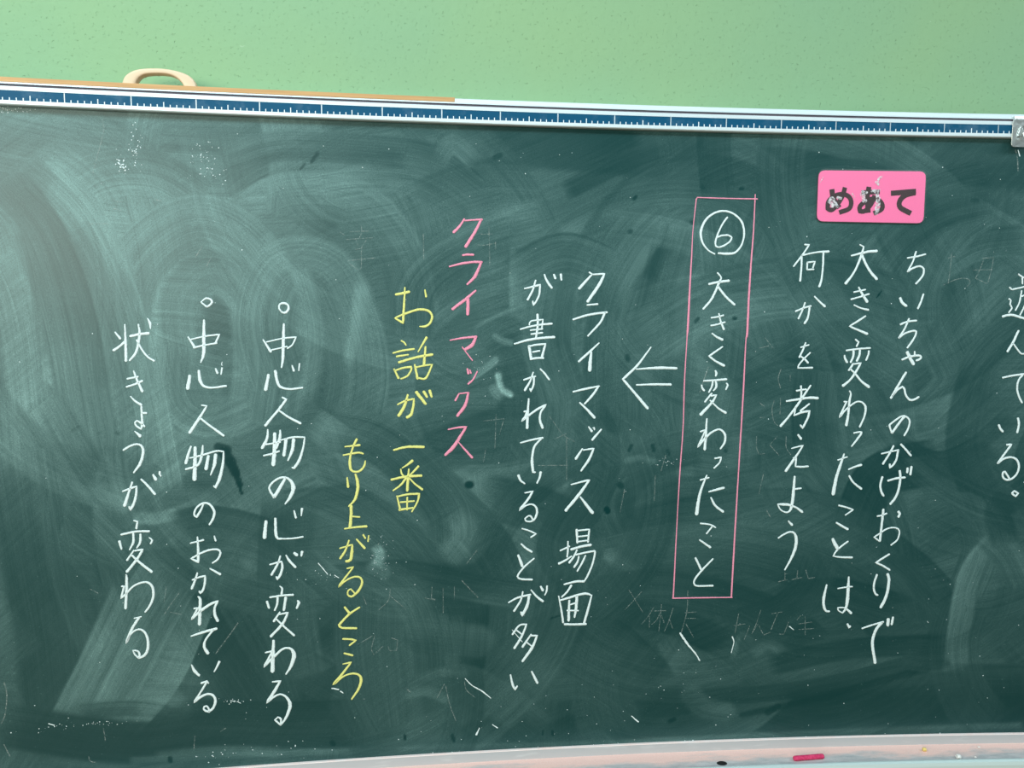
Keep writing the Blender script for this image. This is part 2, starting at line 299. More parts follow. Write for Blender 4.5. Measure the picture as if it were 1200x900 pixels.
SW = [(593,62,75,100,[-784,867,-790,726]),(345,48,60,100,[-780,964,-226,963]),(400,34,60,100,[-77,906,791,917]),(136,16,80,90,[-952,86,-229,31]),(146,8,85,80,[-229,64,934,42]),(289,17,70,100,[-72,286,918,267]),(247,18,70,100,[-529,242,-72,188]),(71,34,80,50,[-901,1094,-509,1090,-78,1075]),(91,14,90,30,[-138,1102,383,1079,860,1088]),(77,16,80,40,[305,1063,540,1090,861,1065]),(183,52,80,15,[-826,1098,-726,1006,-692,854,-712,668]),(127,27,85,12,[-904,1027,-833,935,-794,783,-769,582,-725,329]),(77,42,80,40,[-908,947,-888,852,-883,684,-857,409]),(28,62,70,70,[-920,973,-894,944,-885,920]),(84,42,60,20,[-832,949,-765,1019,-673,1029,-594,983]),(101,42,45,20,[-728,611,-736,755,-705,882,-608,954,-513,899,-474,755,-492,607]),(87,46,40,30,[-604,638,-629,726,-632,826,-583,870,-529,827,-518,711,-534,608]),(118,42,40,20,[-476,667,-502,784,-472,871,-401,872,-359,785,-345,696,-361,606]),(73,36,60,30,[-655,755,-658,653,-604,609,-519,637]),(88,40,70,15,[-540,956,-455,1000,-342,989,-270,903,-241,785]),(102,33,70,20,[-440,1043,-341,1060,-226,1049,-137,994]),(58,30,70,30,[-565,1053,-468,1084,-341,1082,-255,1077]),(89,33,70,20,[-241,991,-137,1030,-18,1033]),(90,32,60,20,[-256,756,-241,860,-137,935,-17,967]),(44,40,70,30,[-211,1064,-182,1101,-137,1066]),(39,50,60,60,[-360,711,-344,785,-336,859]),(44,50,50,60,[-443,886,-417,770,-433,651]),(85,46,50,25,[-854,1029,-787,950,-733,825,-705,683,-678,492]),(90,35,75,10,[-905,1007,-853,928,-813,797,-794,641,-767,465]),(84,45,50,30,[-936,892,-909,810,-896,684,-891,527]),(117,38,80,12,[-852,526,-788,451,-708,411,-610,430,-508,502,-420,546]),(44,18,70,30,[-841,468,-764,391,-667,379,-568,398]),(102,30,75,15,[-872,656,-799,510,-709,388,-642,279]),(130,20,80,30,[-901,585,-883,411,-865,231,-858,77]),(87,26,70,20,[-809,583,-828,467,-819,348,-784,225]),(58,42,80,25,[-758,524,-730,552,-703,537]),(52,40,70,30,[-777,561,-744,545,-733,486,-767,480]),(35,50,60,60,[-799,510,-760,487,-733,464]),(29,60,70,60,[-727,456,-693,451,-651,461]),(90,22,80,15,[-424,315,-496,395,-596,429,-666,417]),(91,26,70,20,[-495,456,-348,468,-227,512]),(136,20,80,15,[-613,323,-531,147,-503,49]),(90,17,85,12,[-682,372,-602,214,-532,84]),(106,22,80,15,[-465,486,-476,301,-457,143]),(123,26,80,12,[-376,575,-258,512,-135,384,-88,286]),(76,28,70,20,[-302,605,-182,634,-44,633]),(92,24,70,20,[-288,513,-167,573,-75,603]),(91,28,70,20,[-405,606,-302,574,-197,464,-182,385]),(109,58,85,8,[-661,364,-727,253,-802,104]),(75,50,80,10,[-627,309,-688,173,-761,85]),(59,42,70,20,[-738,329,-799,196,-851,95]),(36,20,60,40,[-829,114,-746,115,-676,102]),(45,46,60,60,[-716,113,-690,134,-668,128]),(91,15,90,30,[-951,101,-735,51,-533,68,-291,35]),(77,17,80,30,[-648,92,-383,74,-135,125]),(22,42,70,80,[-750,18,-384,8,92,-6,595,0,937,7]),(24,40,70,80,[-707,25,-592,27,-489,13]),(155,27,80,15,[-320,295,-321,199,-306,69]),(62,22,70,20,[-243,308,-228,227,-221,129]),(110,28,75,20,[-73,302,-88,189,-119,58]),(56,16,80,30,[-135,288,-143,191,-150,126]),(78,36,70,40,[-236,219,-166,208,-135,204]),(62,14,70,30,[-228,291,-166,281,-119,279]),(79,26,70,20,[-260,99,-166,127,-71,72,-6,19]),(28,40,60,60,[-275,108,-229,114,-182,91]),(22,45,60,70,[-205,148,-174,143,-150,146]),(56,25,80,15,[-409,330,-274,337,-135,304,-41,285]),(61,34,70,15,[-453,378,-387,313,-350,288]),(28,95,80,70,[-319,392,-311,370,-322,345]),(34,55,60,80,[-325,350,-307,345,-304,339]),(68,48,60,70,[-182,448,-159,408,-197,354]),(61,36,70,15,[-137,756,-76,786,-15,802,32,756]),(91,33,60,20,[-77,862,14,908,107,879]),(122,27,70,15,[-136,710,-76,741,-44,633,-74,509]),(18,62,80,50,[-142,695,-121,710,-106,723]),(18,55,60,80,[-106,764,-91,756,-79,753]),(18,75,80,80,[-100,695,-94,672,-78,661]),(24,50,70,80,[-113,680,-103,661,-87,655]),(92,34,70,12,[0,862,-14,756,18,649,4,539]),(37,42,60,50,[-14,695,11,618,-12,540]),(69,33,70,30,[81,633,113,570,139,506,117,410]),(31,50,50,80,[66,602,97,582,126,570]),(138,30,75,12,[63,726,77,863,167,1000,291,1025,387,974,456,852]),(123,27,70,15,[139,864,110,757,113,601]),(92,34,60,15,[159,679,201,865,230,971]),(78,33,60,20,[233,865,221,726,209,569]),(93,32,60,15,[291,1002,314,789,289,568]),(39,13,65,25,[13,1019,73,1050,119,1073,195,1102]),(34,14,70,40,[170,864,192,910,215,941]),(110,26,70,15,[3,602,115,506,244,456,406,487]),(94,20,70,20,[-136,479,-11,445,117,378]),(78,20,60,30,[-73,382,-135,320,-228,323]),(79,22,60,30,[71,281,6,380,83,507]),(79,20,70,20,[150,377,116,458,178,537,273,568]),(38,75,80,75,[98,368,134,345,170,318]),(19,50,60,80,[138,538,162,542,186,537]),(125,29,75,12,[359,866,433,1005,576,1022,710,916,769,760]),(94,32,70,15,[376,851,485,914,585,853,658,696]),(111,34,80,10,[644,947,736,759,766,680,696,599]),(95,30,70,20,[552,853,625,711,649,567]),(95,30,75,12,[706,712,796,839,874,887]),(73,26,70,20,[759,648,819,744,881,792]),(63,30,70,20,[681,869,774,933,870,949]),(94,26,70,20,[348,726,428,758,559,727]),(111,28,70,15,[336,632,447,679,563,647,599,567]),(96,22,80,12,[494,711,491,599,520,502,588,469]),(80,27,70,20,[373,503,470,535,538,486]),(96,27,70,15,[537,502,667,534,764,567,858,648]),(58,16,80,20,[632,567,734,526,831,567]),(81,21,70,20,[803,728,781,567,839,435]),(97,10,70,15,[575,403,619,502,733,534]),(48,36,60,80,[684,526,711,501,720,485]),(81,24,80,12,[149,410,310,439,507,437,678,336,785,234]),(97,22,80,12,[86,346,247,375,411,356,581,287,669,201]),(81,19,80,15,[71,281,216,294,416,239,519,170]),(64,15,80,20,[24,217,185,245,352,174]),(81,20,80,15,[417,206,465,255,548,271,684,235]),(82,30,80,12,[708,402,789,435,827,368,800,267]),(56,52,70,30,[860,385,806,301,790,114]),(66,30,70,30,[825,402,879,351,917,284]),(65,12,80,30,[887,468,856,435,877,368]),(83,24,60,50,[839,182,872,199,908,164]),(49,9,60,30,[420,138,587,168,772,174]),(36,11,60,15,[90,90,355,80,556,101,773,157]),(20,5,60,80,[373,41,524,71,775,135]),(83,14,70,15,[777,97,862,95,947,95]),(112,24,75,12,[-7,136,90,132,189,61]),(64,22,70,20,[-39,54,58,83,158,11]),(55,46,70,30,[219,203,239,169,264,126]),(19,50,60,80,[352,160,364,199,384,190]),(33,55,60,70,[386,159,418,182,449,165]),(55,48,50,50,[272,83,297,57,339,47]),(64,12,70,30,[56,183,121,214,221,110]),(19,0,70,40,[-583.1,572.9,-569.2,568.2]),(22,0,80,30,[-574.9,563.8,-564.1,547.2]),(18,0,80,25,[-564.1,547.2,-556.1,527.6]),(12,0,85,30,[-557.3,533.6,-549.5,506.4]),(6,0,85,30,[-550.8,509.4,-547.0,491.2]),(18,2,90,50,[-152.7,497.8,-149.6,497.8]),(14,0,95,40,[101.6,447.4,103.2,444.1]),(12,10,70,50,[133.9,729.0,135.5,724.3]),(9,10,70,50,[245.3,971.3,246.9,969.9]),(8,10,80,50,[329.9,799.5,333.1,799.5]),(11,10,60,50,[133.7,952.9,135.2,953.0]),(8,5,80,40,[334.3,1031.6,337.4,1031.7]),(8,5,80,40,[140.2,1009.9,143.2,1012.9]),(8,10,80,40,[262.2,1033.2,266.9,1031.8]),(13,10,80,40,[124.6,493.4,127.8,490.1]),(9,10,70,40,[185.2,565.9,187.0,556.4]),(8,10,70,40,[140.8,556.8,145.3,566.2]),(8,10,70,40,[212.6,556.1,216.0,549.8]),(8,10,70,40,[322.2,555.3,323.9,553.7]),(8,10,70,40,[258.5,792.9,263.1,799.1]),(7,10,80,40,[-419.1,1057.9,-409.1,1072.4]),(4,15,70,40,[-437.6,1046.1,-430.4,1054.7]),(12,12,70,40,[-107.9,1074.5,-99.0,1079.1]),(7,15,60,60,[-747.3,600.8,-744.6,599.3]),(7,20,70,40,[-815.1,604.9,-804.2,611.9]),(7,20,60,40,[-775.5,599.9,-772.7,601.3]),(3,0,90,40,[598.1,840.5,605.6,851.4]),(11,0,80,50,[-400.2,25.9,-397.2,22.5]),(6,0,80,40,[-269.5,30.5,-268.0,23.8]),(5,0,90,40,[-12.5,24.3,-12.5,17.6]),(6,0,90,40,[5.3,23.5,7.0,16.6]),(8,0,70,40,[-181.9,25.2,-178.7,15.1]),(9,0,80,40,[-680.5,18.3,-679.3,11.9]),(4,0,60,40,[-0.6,242.7,23.3,250.1]),(11,12,50,40,[768.2,1017.4,776.3,1017.5]),(10,0,70,40,[231.5,33.7,239.7,36.8]),(16,2,60,40,[423.5,44.1,443.3,55.5])]
BROAD = 10
n = 0
def strokes_random(cnt):
    global n
    for _ in range(cnt):
        cx, cz = rng.uniform(-1.7, 1.7), rng.uniform(0.0, HT)
        r = rng.uniform(0.12, 0.5); a0 = rng.uniform(0, 6.28); da = rng.uniform(0.7, 2.0) * rng.choice([-1, 1])
        pts = [(cx + r * math.cos(a0 + da * t), cz + r * 0.9 * math.sin(a0 + da * t)) for t in np.linspace(0, 1, 5)]
        base = float(dustm[min(ny - 1, int((cz - ZB) / 0.0025)), min(nx - 1, int(np.searchsorted(ss, cx)))])
        wipe(pts, rng.uniform(0.05, 0.13), float(np.clip(base * (rng.uniform(0.8, 1.22) if cx < -0.2 else rng.uniform(0.55, 1.45)), 0.03, 0.6)), rng.uniform(0.25, 0.6), rng.uniform(0.05, 0.28), n); n += 1
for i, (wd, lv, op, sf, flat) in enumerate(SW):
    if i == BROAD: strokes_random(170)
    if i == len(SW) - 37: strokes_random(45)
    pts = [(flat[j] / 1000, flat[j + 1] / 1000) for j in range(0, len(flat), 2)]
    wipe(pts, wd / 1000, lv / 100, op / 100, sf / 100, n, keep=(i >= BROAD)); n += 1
dustm = np.clip(dustm * (0.84 + 0.16 * np.clip((GZ - 0.15) / 0.5, 0, 1)) * (1 + 0.18 * np.clip((-0.3 - GS) / 0.5, 0, 1) * np.clip((GZ - 0.3) / 0.3, 0, 1)), 0, 1)  # dust thins downwards; the extra on the left paints in window haze
V = PA(GS.ravel(), GZ.ravel(), D0)
idx = np.arange(ny * nx).reshape(ny, nx)
F = np.stack([idx[:-1, :-1], idx[:-1, 1:], idx[1:, 1:], idx[1:, :-1]], -1).reshape(-1, 4)
me = bpy.data.meshes.new('writing_surface')
me.vertices.add(len(V)); me.vertices.foreach_set('co', V.astype(np.float32).ravel())
me.loops.add(F.size); me.loops.foreach_set('vertex_index', F.astype(np.int32).ravel())
me.polygons.add(len(F)); me.polygons.foreach_set('loop_start', np.arange(0, F.size, 4, dtype=np.int32))
me.polygons.foreach_set('loop_total', np.full(len(F), 4, dtype=np.int32))
me.update(); me.validate()
for nm, arr in (('swipe_a', ca), ('swipe_b', cb)):
    at = me.attributes.new(nm, 'FLOAT_VECTOR', 'POINT'); at.data.foreach_set('vector', arr.astype(np.float32).ravel())
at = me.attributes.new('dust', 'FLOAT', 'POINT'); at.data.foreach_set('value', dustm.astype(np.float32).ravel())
me.shade_smooth()
surf = link('writing_surface', me, M_board, board)
sweep('backing_panel', [(ZB, D0 - 0.0015), (ZB, D0 - 0.014), (HT + 0.03, D0 - 0.014), (HT + 0.03, D0 - 0.0015)], S0, S1, 60, M_face, board)

# -- top rail with the printed scale, its groove and the rail behind
NR = 96
rail = sweep('top_rail', [(HT, D0), (HT, -0.0015), (HT + 0.0015, 0.0), (HT + 0.0068, 0.0), (HT + 0.0068, -0.0012), (HT + 0.0222, -0.0012), (HT + 0.0222, 0.0),
              (HT + 0.0283, 0.0), (HT + 0.0283, -0.007), (HT + 0.0325, -0.007), (HT + 0.0325, -0.001), (HT + 0.0350, -0.002), (HT + 0.0350, -0.032), (HT + 0.0, -0.032)], S0, S1, NR, M_alu, board)
sweep('rail_groove', [(HT + 0.0284, -0.0068), (HT + 0.0284, -0.0030), (HT + 0.0324, -0.0040), (HT + 0.0324, -0.0068)], S0, S1, NR, M_groove, rail)
for i in range(int((S1 - S0) / 0.1)):
    a = S0 + 0.1 * i
    sweep('scale_segment', [(HT + 0.0069, -0.0012), (HT + 0.0069, -0.0004), (HT + 0.0221, -0.0004), (HT + 0.0221, -0.0012)], a + 0.0010, a + 0.0990, 4, M_blue, rail)
tv, tf = [], []
for i in range(int(round((S1 - S0) / 0.01)) + 1):
    if i % 10 == 0: continue
    s = S0 + 0.01 * i; h = 0.0080 if i % 5 == 0 else 0.0042; hw = 0.0007
    q = len(tv)
    for dz in (0.0060, 0.0069 + h):
        tv += [P(s - hw, HT + dz, -0.0005), P(s + hw, HT + dz, -0.0005)]
    for dz in (0.0060, 0.0069 + h):
        tv += [P(s - hw, HT + dz, 0.0001), P(s + hw, HT + dz, 0.0001)]
    tf += [(q + 4, q + 5, q + 7, q + 6), (q, q + 2, q + 6, q + 4), (q + 1, q + 5, q + 7, q + 3), (q + 2, q + 3, q + 7, q + 6)]
mesh('tick_marks', tv, tf, M_tick, rail)
sweep('back_rail', [(HT + 0.020, -0.0325), (HT + 0.0485, -0.0325), (HT + 0.0495, -0.0335), (HT + 0.0495, -0.046), (HT + 0.020, -0.046)], S0, S1, 60, M_alu, board)

# -- bottom rail: dusty ledge, grey face; chalk tray with front lip
ZL = -0.00729
face = sweep('bottom_rail', [(ZL - 0.0004, D0), (ZL - 0.0004, -0.0070), (ZL - 0.0188, -0.0070), (ZL - 0.0188, D0 - 0.02), (ZL - 0.01, D0 - 0.02)], S0, S1, 60, M_face, board)
sweep('dust_ledge', [(ZL - 0.0004, D0 + 0.0002), (ZL + 0.0002, D0 + 0.0002), (ZL + 0.0002, -0.0072), (ZL - 0.0012, -0.0067)], S0, S1, 400, M_ledge, face)
TZ = ZL - 0.0188; TF = 0.0455
tray = sweep('chalk_tray', [(TZ, -0.0072), (TZ, TF), (TZ - 0.006, TF), (TZ - 0.006, -0.025), (TZ, -0.025)], S0, S1, 60, M_tray, board)
sweep('tray_lip', [(TZ - 0.006, TF + 0.0005), (TZ - 0.0005, TF + 0.0005), (TZ + 0.0030, TF + 0.0030), (TZ + 0.0036, TF + 0.0070), (TZ + 0.0020, TF + 0.0120), (TZ - 0.004, TF + 0.0135), (TZ - 0.012, TF + 0.0135), (TZ - 0.012, TF)], S0, S1, 60, M_lip, tray)
for s in (S0, S1):
    sg = -1 if s < 0 else 1
    sweep('side_rail', [(ZL - 0.03, -0.046), (HT + 0.0495, -0.046), (HT + 0.0495, 0.002), (ZL - 0.03, 0.002)], s - 0.002 if s > 0 else s - 0.028, s + 0.028 if s > 0 else s + 0.002, 2, M_alu, board)

# ---------------------------------------------------------------- chalk strokes
def spline(pts):
    """Catmull-Rom through the points, keeping sharp turns sharp"""
    n = len(pts)
    if n < 2: return pts
    P_ = [np.array(p, float) for p in pts]
    corner = [True] + [False] * (n - 2) + [True]
    for i in range(1, n - 1):
        a = P_[i][:2] - P_[i - 1][:2]; c = P_[i + 1][:2] - P_[i][:2]
        la, lc = np.hypot(*a), np.hypot(*c)
        if la > 0 and lc > 0 and a @ c / la / lc < math.cos(math.radians(72)): corner[i] = True
    out = []
    for i in range(n - 1):
        p1, p2 = P_[i], P_[i + 1]
        p0 = 2 * p1 - p2 if corner[i] else P_[i - 1]
        p3 = 2 * p2 - p1 if corner[i + 1] else P_[i + 2]
        L = np.hypot(*(p2 - p1)[:2]); m = max(2, min(9, int(L / 0.003)))
        for t in np.arange(m) / m:
            q = 0.5 * ((2 * p1) + (-p0 + p2) * t + (2 * p0 - 5 * p1 + 4 * p2 - p3) * t * t + (-p0 + 3 * p1 - 3 * p2 + p3) * t ** 3)
            q[2] = p1[2] + (p2[2] - p1[2]) * t
            out.append(q)
    out.append(P_[-1])
    return out

def ribbon(V, F, E, pts, rough=0.10, dome=0.0009, d0=D0, flat=False, rnd=random.Random(3)):
    """one chalk stroke: a low dome of chalk, with crumbly edges, on the curved board"""
    q = spline(pts); n = len(q)
    if n < 2: return
    q = np.array(q); T = np.gradient(q[:, :2], axis=0); T /= np.maximum(np.hypot(T[:, 0], T[:, 1]), 1e-9)[:, None]
    Nn = np.stack([-T[:, 1], T[:, 0]], -1)
    rows = []
    if not flat:
        w0, w1 = q[0, 2], q[-1, 2]
        rows.append((q[0, :2] - T[0] * w0 * 0.32, Nn[0], w0 * 0.5))
    for i in range(n): rows.append((q[i, :2], Nn[i], q[i, 2]))
    if not flat: rows.append((q[-1, :2] + T[-1] * w1 * 0.32, Nn[-1], w1 * 0.5))
    b = len(V)
    for c, nn, wd in rows:
        l = wd / 2 * (1 + (rnd.uniform(-rough, rough))); r = wd / 2 * (1 + (rnd.uniform(-rough, rough)))
        for off, hh, ed in ((-l, 0.0002, 1.0), (-l * 0.55, dome, 0.2), (r * 0.55, dome, 0.2), (r, 0.0002, 1.0)):
            s, z = c + nn * off
            V.append(P(s, z, d0 + hh)); E.append(ed)
    for i in range(len(rows) - 1):
        for j in range(3):
            a = b + i * 4 + j; F.append((a, a + 1, a + 5, a + 4))

def chalk_mesh(name, strokes, mat, parent, **kw):
    V, F, E = [], [], []
    for st in strokes: ribbon(V, F, E, st, **kw)
    me = bpy.data.meshes.new(name); me.from_pydata(V, [], F); me.update()
    at = me.attributes.new('edge', 'FLOAT', 'POINT'); at.data.foreach_set('value', np.array(E, dtype=np.float32))
    bm = bmesh.new(); bm.from_mesh(me)
    for f in bm.faces:
        if f.normal.y > 0: f.normal_flip()
    bm.to_mesh(me); bm.free()
    return link(name, me, mat, parent)

def dec(txt):
    """strokes 'a,b,w a,b,w|...' in tenths of a millimetre on the board"""
    return [[tuple(float(v) / 10000 for v in p.split(',')) for p in st.split(' ')] for st in txt.split('|')]

